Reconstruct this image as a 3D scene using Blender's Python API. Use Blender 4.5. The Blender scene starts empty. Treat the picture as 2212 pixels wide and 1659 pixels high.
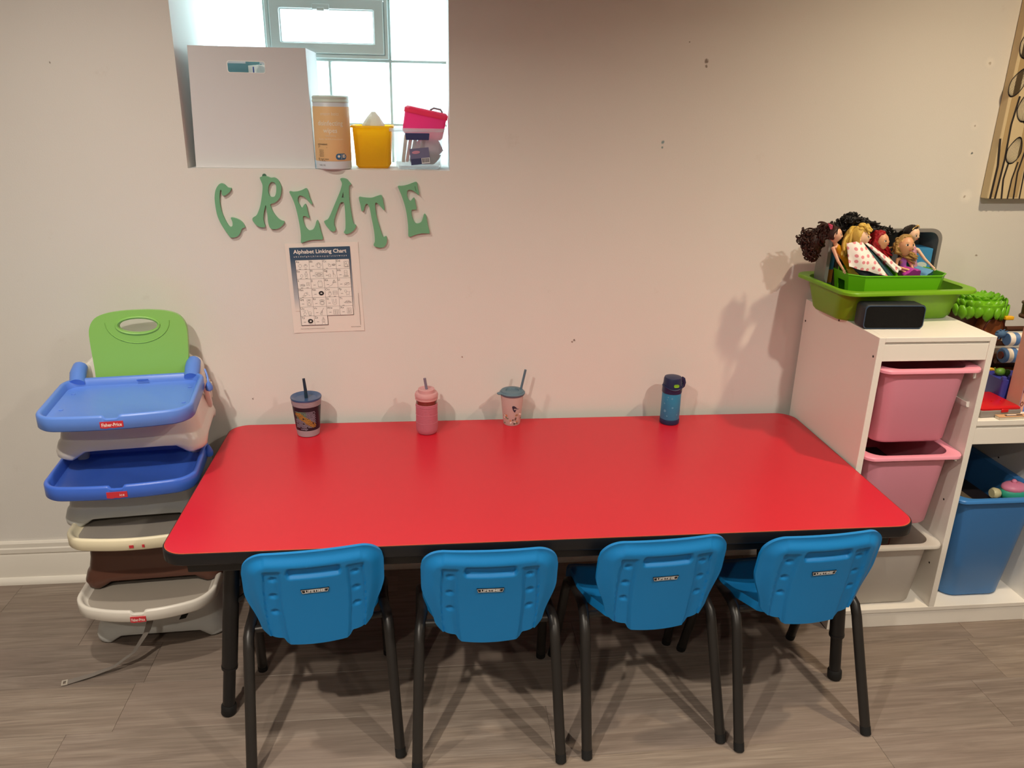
import bpy, bmesh, math, random
from mathutils import Vector, Matrix, Euler
from mathutils.geometry import tessellate_polygon

PI = math.pi
sc = bpy.context.scene
COL = sc.collection

# ------------------------------------------------------------------ camera
def look(yaw, pitch, roll):
    f = Vector((math.sin(yaw)*math.cos(pitch), math.cos(yaw)*math.cos(pitch), -math.sin(pitch)))
    r = Vector((math.cos(yaw), -math.sin(yaw), 0)); u = r.cross(f)
    r2 = r*math.cos(roll)+u*math.sin(roll); u2 = -r*math.sin(roll)+u*math.cos(roll)
    return Matrix((r2, u2, -f)).transposed()
cam = bpy.data.cameras.new('camera'); cam_o = bpy.data.objects.new('camera', cam); COL.objects.link(cam_o)
cam_o.location = (-0.0822, -2.3934, 1.5289)
cam_o.rotation_euler = look(0.1095, 0.3462, 0.0193).to_euler()
cam.sensor_fit = 'HORIZONTAL'; cam.sensor_width = 36.0; cam.lens = 36.0*1711.23/2212
cam.clip_start = 0.02
sc.camera = cam_o

# ------------------------------------------------------------------ view + sky + light
sc.view_settings.view_transform = 'Standard'; sc.view_settings.look = 'None'
sc.view_settings.gamma = 1.0; sc.view_settings.use_curve_mapping = False
sc.view_settings.exposure = 0.0
world = bpy.data.worlds.new('overcast_sky'); sc.world = world; world.use_nodes = True
bg = world.node_tree.nodes['Background']; bg.inputs[0].default_value = (0.80, 0.93, 1.0, 1); bg.inputs[1].default_value = 7.0
CEIL = 2.28
WARM = (1.0, 0.80, 0.54); MID = (1.0, 0.90, 0.76)
# recessed ceiling lights: (x, y, watts, colour)
LAMPS = [(-0.95, -0.90, 10.5, MID), (1.55, -0.84, 13.0, WARM), (-0.87, -1.95, 29.0, MID), (1.25, -1.80, 21.5, MID),
         (-0.67, -3.00, 16.0, MID), (1.35, -3.00, 9.0, MID)]
# portal in the window opening so that the daylight is sampled well
pl = bpy.data.lights.new('window_daylight', 'AREA'); pl.shape = 'RECTANGLE'; pl.size = 0.74; pl.size_y = 0.62
try: pl.cycles.is_portal = True
except Exception: pass
po = bpy.data.objects.new('window_daylight', pl); COL.objects.link(po)
po.location = (-0.385, 0.42, 1.63); po.rotation_euler = (-PI/2, 0, 0)

# ------------------------------------------------------------------ helpers
def lin(c):
    f = lambda v: v/12.92 if v <= 0.04045 else ((v+0.055)/1.055)**2.4
    if isinstance(c, str):
        c = c.lstrip('#'); c = [int(c[i:i+2], 16)/255 for i in (0, 2, 4)]
    return (f(c[0]), f(c[1]), f(c[2]), 1.0)
MATS = {}
def mat(name, c, rough=0.5, metal=0.0, spec=0.5, bump=0.0, bscale=200.0, vary=0.0, vscale=6.0, trans=0.0, alpha=1.0, coat=0.0, sss=0.0, glass=0.0):
    if name in MATS: return MATS[name]
    m = bpy.data.materials.new(name); m.use_nodes = True; nt = m.node_tree; p = nt.nodes['Principled BSDF']
    col = lin(c) if not (isinstance(c, tuple) and len(c) == 4) else c
    p.inputs['Base Color'].default_value = col
    p.inputs['Roughness'].default_value = rough; p.inputs['Metallic'].default_value = metal
    p.inputs['Specular IOR Level'].default_value = spec
    if coat: p.inputs['Coat Weight'].default_value = coat; p.inputs['Coat Roughness'].default_value = 0.15
    if sss: p.inputs['Subsurface Weight'].default_value = sss; p.inputs['Subsurface Radius'].default_value = (0.01, 0.006, 0.004)
    if glass: p.inputs['Transmission Weight'].default_value = glass
    tc = None
    if vary or bump:
        tc = nt.nodes.new('ShaderNodeTexCoord')
    if vary:
        n = nt.nodes.new('ShaderNodeTexNoise'); n.inputs['Scale'].default_value = vscale; n.inputs['Detail'].default_value = 5
        nt.links.new(tc.outputs['Object'], n.inputs['Vector'])
        mx = nt.nodes.new('ShaderNodeMix'); mx.data_type = 'RGBA'
        mx.inputs['A'].default_value = tuple(max(0, v*(1-vary)) for v in col[:3])+(1,)
        mx.inputs['B'].default_value = tuple(min(1, v*(1+vary)) for v in col[:3])+(1,)
        nt.links.new(n.outputs['Fac'], mx.inputs['Factor']); nt.links.new(mx.outputs['Result'], p.inputs['Base Color'])
    if bump:
        n2 = nt.nodes.new('ShaderNodeTexNoise'); n2.inputs['Scale'].default_value = bscale; n2.inputs['Detail'].default_value = 3
        nt.links.new(tc.outputs['Object'], n2.inputs['Vector'])
        b = nt.nodes.new('ShaderNodeBump'); b.inputs['Strength'].default_value = bump; b.inputs['Distance'].default_value = 0.002
        nt.links.new(n2.outputs['Fac'], b.inputs['Height']); nt.links.new(b.outputs['Normal'], p.inputs['Normal'])
    if trans or alpha < 1:
        out = nt.nodes['Material Output']
        last = p.outputs[0]
        if trans:
            t = nt.nodes.new('ShaderNodeBsdfTranslucent'); t.inputs[0].default_value = col
            ms = nt.nodes.new('ShaderNodeMixShader'); ms.inputs[0].default_value = trans
            nt.links.new(last, ms.inputs[1]); nt.links.new(t.outputs[0], ms.inputs[2]); last = ms.outputs[0]
        if alpha < 1:
            t = nt.nodes.new('ShaderNodeBsdfTransparent'); t.inputs[0].default_value = (0.96, 0.97, 0.97, 1)
            ms = nt.nodes.new('ShaderNodeMixShader'); ms.inputs[0].default_value = alpha
            nt.links.new(t.outputs[0], ms.inputs[1]); nt.links.new(last, ms.inputs[2]); last = ms.outputs[0]
        nt.links.new(last, out.inputs['Surface'])
    MATS[name] = m; return m

class MB:
    def __init__(s): s.v = []; s.f = []
    def add(s, vs, fs):
        o = len(s.v); s.v += [tuple(v) for v in vs]; s.f += [tuple(i+o for i in f) for f in fs]; return s
    def box(s, c, d, rz=0.0, M=None):
        hx, hy, hz = d[0]/2, d[1]/2, d[2]/2
        vs = [Vector((x, y, z)) for x in (-hx, hx) for y in (-hy, hy) for z in (-hz, hz)]
        R = M if M is not None else Matrix.Rotation(rz, 3, 'Z')
        vs = [R@v+Vector(c) for v in vs]
        return s.add(vs, [(0, 1, 3, 2), (4, 6, 7, 5), (0, 4, 5, 1), (2, 3, 7, 6), (0, 2, 6, 4), (1, 5, 7, 3)])
    def loft(s, loops, cap0=True, cap1=True):
        n = len(loops[0]); vs = [p for l in loops for p in l]; fs = []
        for k in range(len(loops)-1):
            for i in range(n):
                j = (i+1) % n; fs.append((k*n+i, k*n+j, (k+1)*n+j, (k+1)*n+i))
        if cap0: fs.append(tuple(reversed(range(n))))
        if cap1: fs.append(tuple(range((len(loops)-1)*n, len(loops)*n)))
        return s.add(vs, fs)
    def lathe(s, prof, n=32, c=(0, 0, 0), cap0=True, cap1=True, M=None):
        loops = []
        for r, z in prof:
            l = []
            for i in range(n):
                p = Vector((r*math.cos(2*PI*i/n), r*math.sin(2*PI*i/n), z))
                if M is not None: p = M@p
                l.append(p+Vector(c))
            loops.append(l)
        return s.loft(loops, cap0, cap1)
    def tube(s, path, r, n=8, flat=1.0, caps=True):
        path = [Vector(p) for p in path]; k = len(path); rs = r if isinstance(r, (list, tuple)) else [r]*k
        loops = []; up = None
        for i, p in enumerate(path):
            t = (path[min(i+1, k-1)]-path[max(i-1, 0)]).normalized()
            if up is None:
                up = Vector((0, 0, 1)) if abs(t.z) < 0.9 else Vector((1, 0, 0))
            a = t.cross(up)
            if a.length < 1e-6: a = t.cross(Vector((0, 1, 0)))
            a.normalize(); b = a.cross(t).normalized(); up = b
            loops.append([p+a*rs[i]*math.cos(2*PI*j/n)+b*rs[i]*flat*math.sin(2*PI*j/n) for j in range(n)])
        return s.loft(loops, caps, caps)
    def prism(s, polys, y0, y1):
        """polygons in x,z (outer first, then holes), extruded from y0 to y1"""
        P3 = [[Vector((x, z, 0)) for x, z in p] for p in polys]
        tris = tessellate_polygon(P3)
        flat = [q for p in polys for q in p]; n = len(flat)
        vs = [(x, y0, z) for x, z in flat]+[(x, y1, z) for x, z in flat]
        fs = [tuple(t) for t in tris]+[tuple(i+n for i in reversed(t)) for t in tris]
        o = 0
        for p in polys:
            m = len(p)
            for i in range(m): j = (i+1) % m; fs.append((o+i, o+j, n+o+j, n+o+i))
            o += m
        return s.add(vs, fs)
    def sphere(s, c, r, nu=16, nv=10):
        rx, ry, rz = r if isinstance(r, (tuple, list)) else (r, r, r)
        loops = []
        for k in range(1, nv):
            a = PI*k/nv
            loops.append([(c[0]+rx*math.sin(a)*math.cos(2*PI*i/nu), c[1]+ry*math.sin(a)*math.sin(2*PI*i/nu), c[2]-rz*math.cos(a)) for i in range(nu)])
        return s.loft(loops)
    def grid(s, fn, nu, nv):
        vs = [fn(i/nu, j/nv) for j in range(nv+1) for i in range(nu+1)]
        fs = [(j*(nu+1)+i, j*(nu+1)+i+1, (j+1)*(nu+1)+i+1, (j+1)*(nu+1)+i) for j in range(nv) for i in range(nu)]
        return s.add(vs, fs)
    def shell(s, top, bot, nu, nv):
        """closed body between two surfaces given on the unit square"""
        o = len(s.v); s.grid(top, nu, nv); m = len(s.v); s.grid(bot, nu, nv)
        W = nu+1
        def ring():
            r = [i for i in range(W)]+[j*W+nu for j in range(1, nv+1)]+[nv*W+i for i in range(nu-1, -1, -1)]+[j*W for j in range(nv-1, 0, -1)]
            return r
        r = ring(); k = len(r)
        for i in range(k):
            a, b = r[i], r[(i+1) % k]; s.f.append((o+b, o+a, m+a, m+b))
        return s
    def xform(s, M):
        s.v = [tuple(M@Vector(v)) for v in s.v]; return s
    def build(s, name, m, parent=None, smooth=40, bevel=0.0, seg=2, loc=(0, 0, 0), rot=(0, 0, 0)):
        me = bpy.data.meshes.new(name); me.from_pydata(s.v, [], s.f); me.update()
        bm = bmesh.new(); bm.from_mesh(me); bmesh.ops.recalc_face_normals(bm, faces=bm.faces); bm.to_mesh(me); bm.free()
        if smooth is not None:
            for p in me.polygons: p.use_smooth = True
            try: me.set_sharp_from_angle(angle=math.radians(smooth))
            except Exception: pass
        o = bpy.data.objects.new(name, me); COL.objects.link(o)
        if m is not None: me.materials.append(m)
        if parent is not None: o.parent = parent
        o.location = loc; o.rotation_euler = rot
        if bevel:
            b = o.modifiers.new('bevel', 'BEVEL'); b.width = bevel; b.segments = seg; b.limit_method = 'ANGLE'; b.angle_limit = math.radians(35)
        return o

def thing(name, label, cat, loc=(0, 0, 0), rz=0.0, group=None, rot=None):
    o = bpy.data.objects.new(name, None); COL.objects.link(o); o.empty_display_size = 0.05
    o.location = loc; o.rotation_euler = rot if rot else (0, 0, rz)
    return tag(o, label, cat, group)
def tag(o, label=None, cat=None, group=None, kind=None):
    if label: o['label'] = label
    if cat: o['category'] = cat
    if group: o['group'] = group
    if kind: o['kind'] = kind
    return o
def copy_tree(o, parent=None):
    c = o.copy(); COL.objects.link(c); c.parent = parent
    for ch in list(o.children): copy_tree(ch, c)
    return c
def rrect(hx, hy, r, n=6, cx=0.0, cy=0.0, z=0.0):
    pts = []
    for (sx, sy, a0) in ((1, 1, 0), (-1, 1, PI/2), (-1, -1, PI), (1, -1, 1.5*PI)):
        for k in range(n+1):
            a = a0+PI/2*k/n
            pts.append((cx+sx*(hx-r)+r*math.cos(a), cy+sy*(hy-r)+r*math.sin(a), z))
    return pts
def smooth_poly(p, k=3):
    n = len(p); out = []
    for i in range(n):
        p0, p1, p2, p3 = (Vector(p[(i+d) % n]) for d in (-1, 0, 1, 2))
        for j in range(k):
            t = j/k
            out.append(tuple(0.5*((2*p1)+(p2-p0)*t+(2*p0-5*p1+4*p2-p3)*t*t+(3*p1-p0-3*p2+p3)*t**3)))
    return out
def text_mb(body, size, extrude=0.0, align='CENTER', width=None, bold=0.0, res=2, spacing=1.0):
    """text as an MB in the x,z plane, facing -y, centred on the origin"""
    cu = bpy.data.curves.new('lettering', 'FONT'); cu.body = body; cu.size = size; cu.align_x = align; cu.align_y = 'CENTER'
    cu.extrude = extrude; cu.resolution_u = res; cu.offset = bold; cu.space_character = spacing
    o = bpy.data.objects.new('lettering', cu); COL.objects.link(o)
    dg = bpy.context.evaluated_depsgraph_get(); me = bpy.data.meshes.new_from_object(o.evaluated_get(dg))
    mb = MB()
    vs = [v.co.copy() for v in me.vertices]
    if width and vs:
        w = max(v.x for v in vs)-min(v.x for v in vs); k = width/w
        for v in vs: v.x *= k
    mb.add([(v.x, -v.z, v.y) for v in vs], [tuple(p.vertices) for p in me.polygons])
    bpy.data.objects.remove(o); bpy.data.curves.remove(cu); bpy.data.meshes.remove(me)
    return mb
def wrap(mb, r, a0=-PI/2, rfun=None):
    """bend a flat MB (x,z plane, depth in y) round a vertical axis of radius r"""
    out = []
    for x, y, z in mb.v:
        R = (rfun(z) if rfun else r); a = a0+x/R; out.append(((R-y)*math.cos(a), (R-y)*math.sin(a), z))
    mb.v = out; return mb
def join_mb(*ms):
    o = MB()
    for m in ms: o.add(m.v, m.f)
    return o
def sstep(a, b, x):
    t = min(1, max(0, (x-a)/(b-a))); return t*t*(3-2*t)

# ================================================================== ROOM
XL, XR, YF = -2.5, 2.75, -4.3
WT = 0.36                                   # depth of the window reveal wall
WX0, WX1, WZ0, WZ1 = -0.752, -0.014, 1.326, 1.95

def wall_paint():
    m = bpy.data.materials.new('wall_paint'); m.use_nodes = True; nt = m.node_tree; p = nt.nodes['Principled BSDF']
    N = nt.nodes.new; L = nt.links.new
    p.inputs['Roughness'].default_value = 0.62; p.inputs['Specular IOR Level'].default_value = 0.3
    tc = N('ShaderNodeTexCoord'); base = lin('#d9d3cb')
    n = N('ShaderNodeTexNoise'); n.inputs['Scale'].default_value = 2.5; n.inputs['Detail'].default_value = 6; L(tc.outputs['Object'], n.inputs['Vector'])
    mx = N('ShaderNodeMix'); mx.data_type = 'RGBA'; mx.inputs['A'].default_value = lin('#dfdbd5'); mx.inputs['B'].default_value = lin('#e5e2dd')
    L(n.outputs['Fac'], mx.inputs['Factor']); last = mx.outputs['Result']
    # smudges
    n3 = N('ShaderNodeTexNoise'); n3.inputs['Scale'].default_value = 9; n3.inputs['Detail'].default_value = 8; n3.inputs['Roughness'].default_value = 0.7; L(tc.outputs['Object'], n3.inputs['Vector'])
    rp = N('ShaderNodeValToRGB'); rp.color_ramp.elements[0].position = 0.64; rp.color_ramp.elements[1].position = 0.8
    rp.color_ramp.elements[1].color = (0.3, 0.3, 0.3, 1); L(n3.outputs['Fac'], rp.inputs['Fac'])
    mm = N('ShaderNodeMix'); mm.data_type = 'RGBA'; mm.inputs['B'].default_value = lin('#b9a898'); L(rp.outputs['Color'], mm.inputs['Factor']); L(last, mm.inputs['A']); last = mm.outputs['Result']
    # filler patches, chips and nail holes: (x, z, radius, colour, strength)
    marks = [(1.600, 1.655, 0.016, '#f2ece4', 0.45), (1.592, 1.475, 0.014, '#efe9e2', 0.4), (1.612, 1.265, 0.022, '#f5f0e8', 0.55), (1.600, 1.395, 0.012, '#efe9e2', 0.4),
             (1.600, 1.652, 0.004, '#a89a88', 0.7), (1.593, 1.476, 0.003, '#8d8070', 0.8), (1.602, 1.394, 0.004, '#41505a', 0.9), (1.606, 1.262, 0.004, '#a09080', 0.7),
             (0.727, 1.640, 0.006, '#6a5a4a', 0.8), (0.727, 1.626, 0.004, '#7a6a5a', 0.8), (0.617, 1.415, 0.005, '#4f8088', 0.8), (0.617, 1.400, 0.004, '#557f80', 0.8),
             (-1.075, 1.595, 0.003, '#80766a', 0.9), (0.672, 1.690, 0.002, '#6d6255', 0.9), (0.378, 0.805, 0.004, '#5c4636', 0.9), (0.372, 0.800, 0.003, '#6c5646', 0.9),
             (0.02, 0.755, 0.003, '#8a6552', 0.9), (-0.635, 0.628, 0.003, '#4a3c30', 0.9), (1.69, 1.075, 0.004, '#8d7a66', 0.8), (-0.215, 1.245, 0.003, '#70665a', 0.9),
             (-0.330, 1.232, 0.003, '#6a6054', 0.9), (1.72, 0.94, 0.010, '#a59684', 0.5), (1.30, 0.93, 0.006, '#b09f8c', 0.5)]
    nd = N('ShaderNodeTexNoise'); nd.inputs['Scale'].default_value = 90; nd.inputs['Detail'].default_value = 3; L(tc.outputs['Object'], nd.inputs['Vector'])
    ns = N('ShaderNodeVectorMath'); ns.operation = 'MULTIPLY_ADD'; ns.inputs[1].default_value = (0.012, 0.012, 0.012); L(nd.outputs['Color'], ns.inputs[0])
    na = N('ShaderNodeVectorMath'); na.operation = 'ADD'; na.inputs[1].default_value = (-0.006, -0.006, -0.006); L(tc.outputs['Object'], na.inputs[0]); L(na.outputs[0], ns.inputs[2])
    for x, z, r, c, s in marks:
        vd = N('ShaderNodeVectorMath'); vd.operation = 'DISTANCE'; vd.inputs[1].default_value = (x, 0, z)
        nz = N('ShaderNodeVectorMath'); nz.operation = 'MULTIPLY'; nz.inputs[1].default_value = (1, 0, 1); L(ns.outputs[0], nz.inputs[0]); L(nz.outputs[0], vd.inputs[0])
        mr = N('ShaderNodeMapRange'); mr.inputs['From Min'].default_value = r*0.35; mr.inputs['From Max'].default_value = r*1.3; mr.inputs['To Min'].default_value = s; mr.inputs['To Max'].default_value = 0
        mr.interpolation_type = 'SMOOTHSTEP'
        L(vd.outputs['Value'], mr.inputs['Value'])
        mk = N('ShaderNodeMix'); mk.data_type = 'RGBA'; mk.inputs['B'].default_value = lin(c); L(mr.outputs['Result'], mk.inputs['Factor']); L(last, mk.inputs['A']); last = mk.outputs['Result']
    L(last, p.inputs['Base Color'])
    n2 = N('ShaderNodeTexNoise'); n2.inputs['Scale'].default_value = 260; n2.inputs['Detail'].default_value = 3; L(tc.outputs['Object'], n2.inputs['Vector'])
    b = N('ShaderNodeBump'); b.inputs['Strength'].default_value = 0.10; b.inputs['Distance'].default_value = 0.002; L(n2.outputs['Fac'], b.inputs['Height']); L(b.outputs['Normal'], p.inputs['Normal'])
    return m
WALL = wall_paint()
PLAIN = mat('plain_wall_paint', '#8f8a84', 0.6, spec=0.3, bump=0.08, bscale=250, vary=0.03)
CEILM = mat('ceiling_paint', '#b5b1ab', 0.8, spec=0.2, bump=0.05, bscale=200)

def rectwall(name, x0, x1, y0, y1, z0, z1, m):
    o = MB().box(((x0+x1)/2, (y0+y1)/2, (z0+z1)/2), (x1-x0, y1-y0, z1-z0)).build(name, m, smooth=None); return tag(o, kind='structure')
# back wall with the window opening
mb = MB()
xs = [XL-0.1, WX0, WX1, XR+0.1]; zs = [0, WZ0, WZ1, CEIL]
vs = []; idx = {}
for y in (0.0, WT):
    for i, x in enumerate(xs):
        for k, z in enumerate(zs): idx[(y > 0, i, k)] = len(vs); vs.append((x, y, z))
fs = []
for s in (False, True):
    for i in range(3):
        for k in range(3):
            if (i, k) == (1, 1): continue
            fs.append((idx[(s, i, k)], idx[(s, i+1, k)], idx[(s, i+1, k+1)], idx[(s, i, k+1)]))
def br(a, b): fs.append((idx[(False,)+a], idx[(False,)+b], idx[(True,)+b], idx[(True,)+a]))
for a, b in (((1, 1), (2, 1)), ((2, 1), (2, 2)), ((2, 2), (1, 2)), ((1, 2), (1, 1))): br(a, b)
for i in range(3): br((i, 0), (i+1, 0)); br((i, 3), (i+1, 3))
for k in range(3): br((0, k), (0, k+1)); br((3, k), (3, k+1))
tag(mb.add(vs, fs).build('wall_back', WALL, smooth=None), kind='structure')
rectwall('wall_left', XL-0.1, XL, YF, 0, 0, CEIL, PLAIN)
rectwall('wall_right', XR, XR+0.1, YF, 0, 0, CEIL, PLAIN)
rectwall('wall_front', XL-0.1, XR+0.1, YF-0.1, YF, 0, CEIL, PLAIN)
rectwall('ceiling', XL-0.1, XR+0.1, YF-0.1, WT, CEIL, CEIL+0.1, CEILM)

# ---- floor: a slab with separate laminate planks
def plank_mat():
    m = bpy.data.materials.new('laminate_plank'); m.use_nodes = True; nt = m.node_tree; p = nt.nodes['Principled BSDF']
    N = nt.nodes.new; L = nt.links.new
    tc = N('ShaderNodeTexCoord'); oi = N('ShaderNodeObjectInfo')
    off = N('ShaderNodeVectorMath'); off.operation = 'SCALE'; off.inputs[0].default_value = (37.0, 91.0, 13.0); L(oi.outputs['Random'], off.inputs['Scale'])
    ad = N('ShaderNodeVectorMath'); ad.operation = 'ADD'; L(tc.outputs['Object'], ad.inputs[0]); L(off.outputs[0], ad.inputs[1])
    mp = N('ShaderNodeMapping'); mp.inputs['Scale'].default_value = (1.6, 22, 1); L(ad.outputs[0], mp.inputs['Vector'])
    n1 = N('ShaderNodeTexNoise'); n1.inputs['Scale'].default_value = 1.6; n1.inputs['Detail'].default_value = 9; n1.inputs['Roughness'].default_value = 0.62; n1.inputs['Distortion'].default_value = 1.2; L(mp.outputs[0], n1.inputs['Vector'])
    mp2 = N('ShaderNodeMapping'); mp2.inputs['Scale'].default_value = (5, 160, 1); L(ad.outputs[0], mp2.inputs['Vector'])
    n2 = N('ShaderNodeTexNoise'); n2.inputs['Scale'].default_value = 1.5; n2.inputs['Detail'].default_value = 4; L(mp2.outputs[0], n2.inputs['Vector'])
    n3 = N('ShaderNodeTexNoise'); n3.inputs['Scale'].default_value = 2.2; n3.inputs['Detail'].default_value = 3; L(ad.outputs[0], n3.inputs['Vector'])
    r = N('ShaderNodeValToRGB'); e = r.color_ramp.elements
    e[0].position = 0.30; e[0].color = lin('#776b62'); e[1].position = 0.72; e[1].color = lin('#9b9086')
    e2 = r.color_ramp.elements.new(0.5); e2.color = lin('#897d73'); L(n1.outputs['Fac'], r.inputs['Fac'])
    m1 = N('ShaderNodeMix'); m1.data_type = 'RGBA'; m1.blend_type = 'OVERLAY'; m1.inputs['Factor'].default_value = 0.30; L(r.outputs['Color'], m1.inputs['A'])
    bw = N('ShaderNodeValToRGB'); bw.color_ramp.elements[0].position = 0.3; bw.color_ramp.elements[0].color = (0.22, 0.22, 0.22, 1); bw.color_ramp.elements[1].position = 0.7; bw.color_ramp.elements[1].color = (0.72, 0.72, 0.72, 1)
    L(n2.outputs['Fac'], bw.inputs['Fac']); L(bw.outputs['Color'], m1.inputs['B'])
    m2 = N('ShaderNodeMix'); m2.data_type = 'RGBA'; m2.blend_type = 'MULTIPLY'; m2.inputs['Factor'].default_value = 1.0; L(m1.outputs['Result'], m2.inputs['A'])
    t = N('ShaderNodeValToRGB'); t.color_ramp.elements[0].color = (0.80, 0.78, 0.78, 1); t.color_ramp.elements[1].color = (1.0, 0.97, 0.93, 1); L(oi.outputs['Random'], t.inputs['Fac']); L(t.outputs['Color'], m2.inputs['B'])
    m3 = N('ShaderNodeMix'); m3.data_type = 'RGBA'; m3.inputs['B'].default_value = lin('#8b7b72'); L(m2.outputs['Result'], m3.inputs['A'])
    f3 = N('ShaderNodeMapRange'); f3.inputs['From Min'].default_value = 0.45; f3.inputs['From Max'].default_value = 0.75; f3.inputs['To Max'].default_value = 0.6; L(n3.outputs['Fac'], f3.inputs['Value']); L(f3.outputs['Result'], m3.inputs['Factor'])
    L(m3.outputs['Result'], p.inputs['Base Color'])
    p.inputs['Roughness'].default_value = 0.48; p.inputs['Specular IOR Level'].default_value = 0.35
    b = N('ShaderNodeBump'); b.inputs['Strength'].default_value = 0.25; b.inputs['Distance'].default_value = 0.0008; L(n2.outputs['Fac'], b.inputs['Height']); L(b.outputs['Normal'], p.inputs['Normal'])
    return m
PLANK = plank_mat()
fl = MB().box(((XL+XR)/2, YF/2, -0.0515), (XR-XL+0.2, -YF+0.2, 0.1)).build('floor', mat('plank_gap', '#6a5f56', 0.8), smooth=None); tag(fl, kind='structure')
random.seed(5)
PW = 0.1775; PLEN = 1.22
meshes = {}
def plank(x0, x1, y0, y1):
    key = (round(x1-x0, 3), round(y1-y0, 3)); g = 0.00025
    if key not in meshes:
        hx, hy = (x1-x0)/2-g, (y1-y0)/2-g; c = 0.0007
        o = MB().loft([rrect(hx, hy, 0.0004, 1, z=-0.0014), rrect(hx, hy, 0.0004, 1, z=-c), rrect(hx-c, hy-c, 0.0004, 1, z=0)]).build('plank', PLANK, fl, smooth=None); meshes[key] = o.data
    else:
        o = bpy.data.objects.new('plank', meshes[key]); COL.objects.link(o); o.parent = fl
    o.location = ((x0+x1)/2, (y0+y1)/2, 0); return o
# known end joints of the rows in view: row 0 lies against the wall
joints = {0: -0.2, 1: -1.12, 2: 1.56, 3: -0.90, 4: 1.43, 5: 1.035, 6: 0.25}
row = 0; y = 0.0
while y > YF+0.01:
    y2 = max(YF, y-PW); j = joints.get(row, random.uniform(XL, XR)); x = j
    while x > XL: x -= PLEN
    while x < XR-0.001:
        a = max(x, XL); b2 = min(x+PLEN, XR)
        if b2-a > 0.004: plank(round(a, 3), round(b2, 3), y2, y)
        x += PLEN
    y = y2; row += 1

# ---- baseboard along the back wall: stepped board with a shoe moulding
WTRIM = mat('white_trim_paint', '#e9e4da', 0.4, vary=0.02)
prof = [(0, 0.150), (-0.006, 0.150), (-0.010, 0.144), (-0.010, 0.130), (-0.013, 0.126), (-0.013, 0.112), (-0.010, 0.106), (-0.0125, 0.100), (-0.0125, 0.0), (0, 0)]
def run(name, prof, x0, x1, m, parent=None):
    return MB().loft([[(x0, y, z) for y, z in prof], [(x1, y, z) for y, z in prof]]).build(name, m, parent, smooth=25)
bb = run('baseboard_back', prof, XL, XR, WTRIM); tag(bb, kind='structure')
shoe = [(-0.0125, 0.022), (-0.017, 0.021), (-0.023, 0.015), (-0.026, 0.007), (-0.026, 0.0), (-0.0125, 0.0)]
run('shoe_moulding', shoe, XL, XR, WTRIM, bb)

# ---- glass block window with an opening vent
GLASS = bpy.data.materials.new('glass_block'); GLASS.use_nodes = True
nt = GLASS.node_tree; p = nt.nodes['Principled BSDF']; p.inputs['Base Color'].default_value = (0.86, 0.97, 0.95, 1); p.inputs['Roughness'].default_value = 0.12
tr = nt.nodes.new('ShaderNodeBsdfTransparent'); tr.inputs[0].default_value = (0.93, 0.985, 0.98, 1)
tl = nt.nodes.new('ShaderNodeBsdfTranslucent'); tl.inputs[0].default_value = (0.9, 0.98, 0.97, 1)
m1 = nt.nodes.new('ShaderNodeMixShader'); m1.inputs[0].default_value = 0.35; nt.links.new(tr.outputs[0], m1.inputs[1]); nt.links.new(tl.outputs[0], m1.inputs[2])
m2 = nt.nodes.new('ShaderNodeMixShader'); m2.inputs[0].default_value = 0.12; nt.links.new(m1.outputs[0], m2.inputs[1]); nt.links.new(p.outputs[0], m2.inputs[2])
nz = nt.nodes.new('ShaderNodeTexNoise'); nz.inputs['Scale'].default_value = 14; tcn = nt.nodes.new('ShaderNodeTexCoord'); nt.links.new(tcn.outputs['Object'], nz.inputs['Vector'])
bp_ = nt.nodes.new('ShaderNodeBump'); bp_.inputs['Strength'].default_value = 0.5; bp_.inputs['Distance'].default_value = 0.01; nt.links.new(nz.outputs['Fac'], bp_.inputs['Height']); nt.links.new(bp_.outputs['Normal'], p.inputs['Normal'])
nt.links.new(m2.outputs[0], nt.nodes['Material Output'].inputs['Surface'])
MORTAR = mat('mortar', '#b9c4c0', 0.8, bump=0.2, bscale=120)
VINYL = mat('vent_vinyl', '#cfdcda', 0.45)
win = bpy.data.objects.new('window_1', None); COL.objects.link(win); win.location = (0, 0.30, 0); tag(win, kind='structure')
def block(x0, x1, z0, z1):
    hx, hz = (x1-x0)/2, (z1-z0)/2; b = 0.014; mb = MB()
    def loop(ins, y): return [(x, y, z) for x, z, _ in rrect(hx-ins, hz-ins, 0.012, 3)]
    mb.loft([loop(0.014, 0.004), loop(0.004, 0.0), loop(0.0, 0.006), loop(0.0, 0.050), loop(0.004, 0.056), loop(0.014, 0.052)])
    return mb.build('glass_block', GLASS, win, loc=((x0+x1)/2, 0, (z0+z1)/2), smooth=30)
XB = [-0.752, -0.5625, -0.3755, -0.1885, -0.014]; ZB = [1.326, 1.441, 1.6305, 1.82, 1.95]
g = 0.0035
for i in range(4):
    for k in range(4):
        if k == 2 and i in (1, 2): continue
        block(XB[i]+g, XB[i+1]-g, ZB[k]+g, ZB[k+1]-g)
mb = MB()
for x in XB[1:-1]:
    for k in range(4):
        if k == 2 and x == XB[2]: continue
        mb.box((x, 0.03, (ZB[k]+ZB[k+1])/2), (2*g, 0.046, ZB[k+1]-ZB[k]))
for z in ZB[1:-1]: mb.box(((WX0+WX1)/2, 0.03, z), (WX1-WX0, 0.0458, 2*g))
mb.build('mortar_joint', MORTAR, win, smooth=None)
def hframe(name, x0, x1, z0, z1, w, y0, y1, m, parent, bev=0.003):
    o = MB(); o.prism([[(x0, z0), (x1, z0), (x1, z1), (x0, z1)], [(x0+w, z0+w), (x0+w, z1-w), (x1-w, z1-w), (x1-w, z0+w)]], y0, y1)
    return o.build(name, m, parent, smooth=None, bevel=bev)
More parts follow.
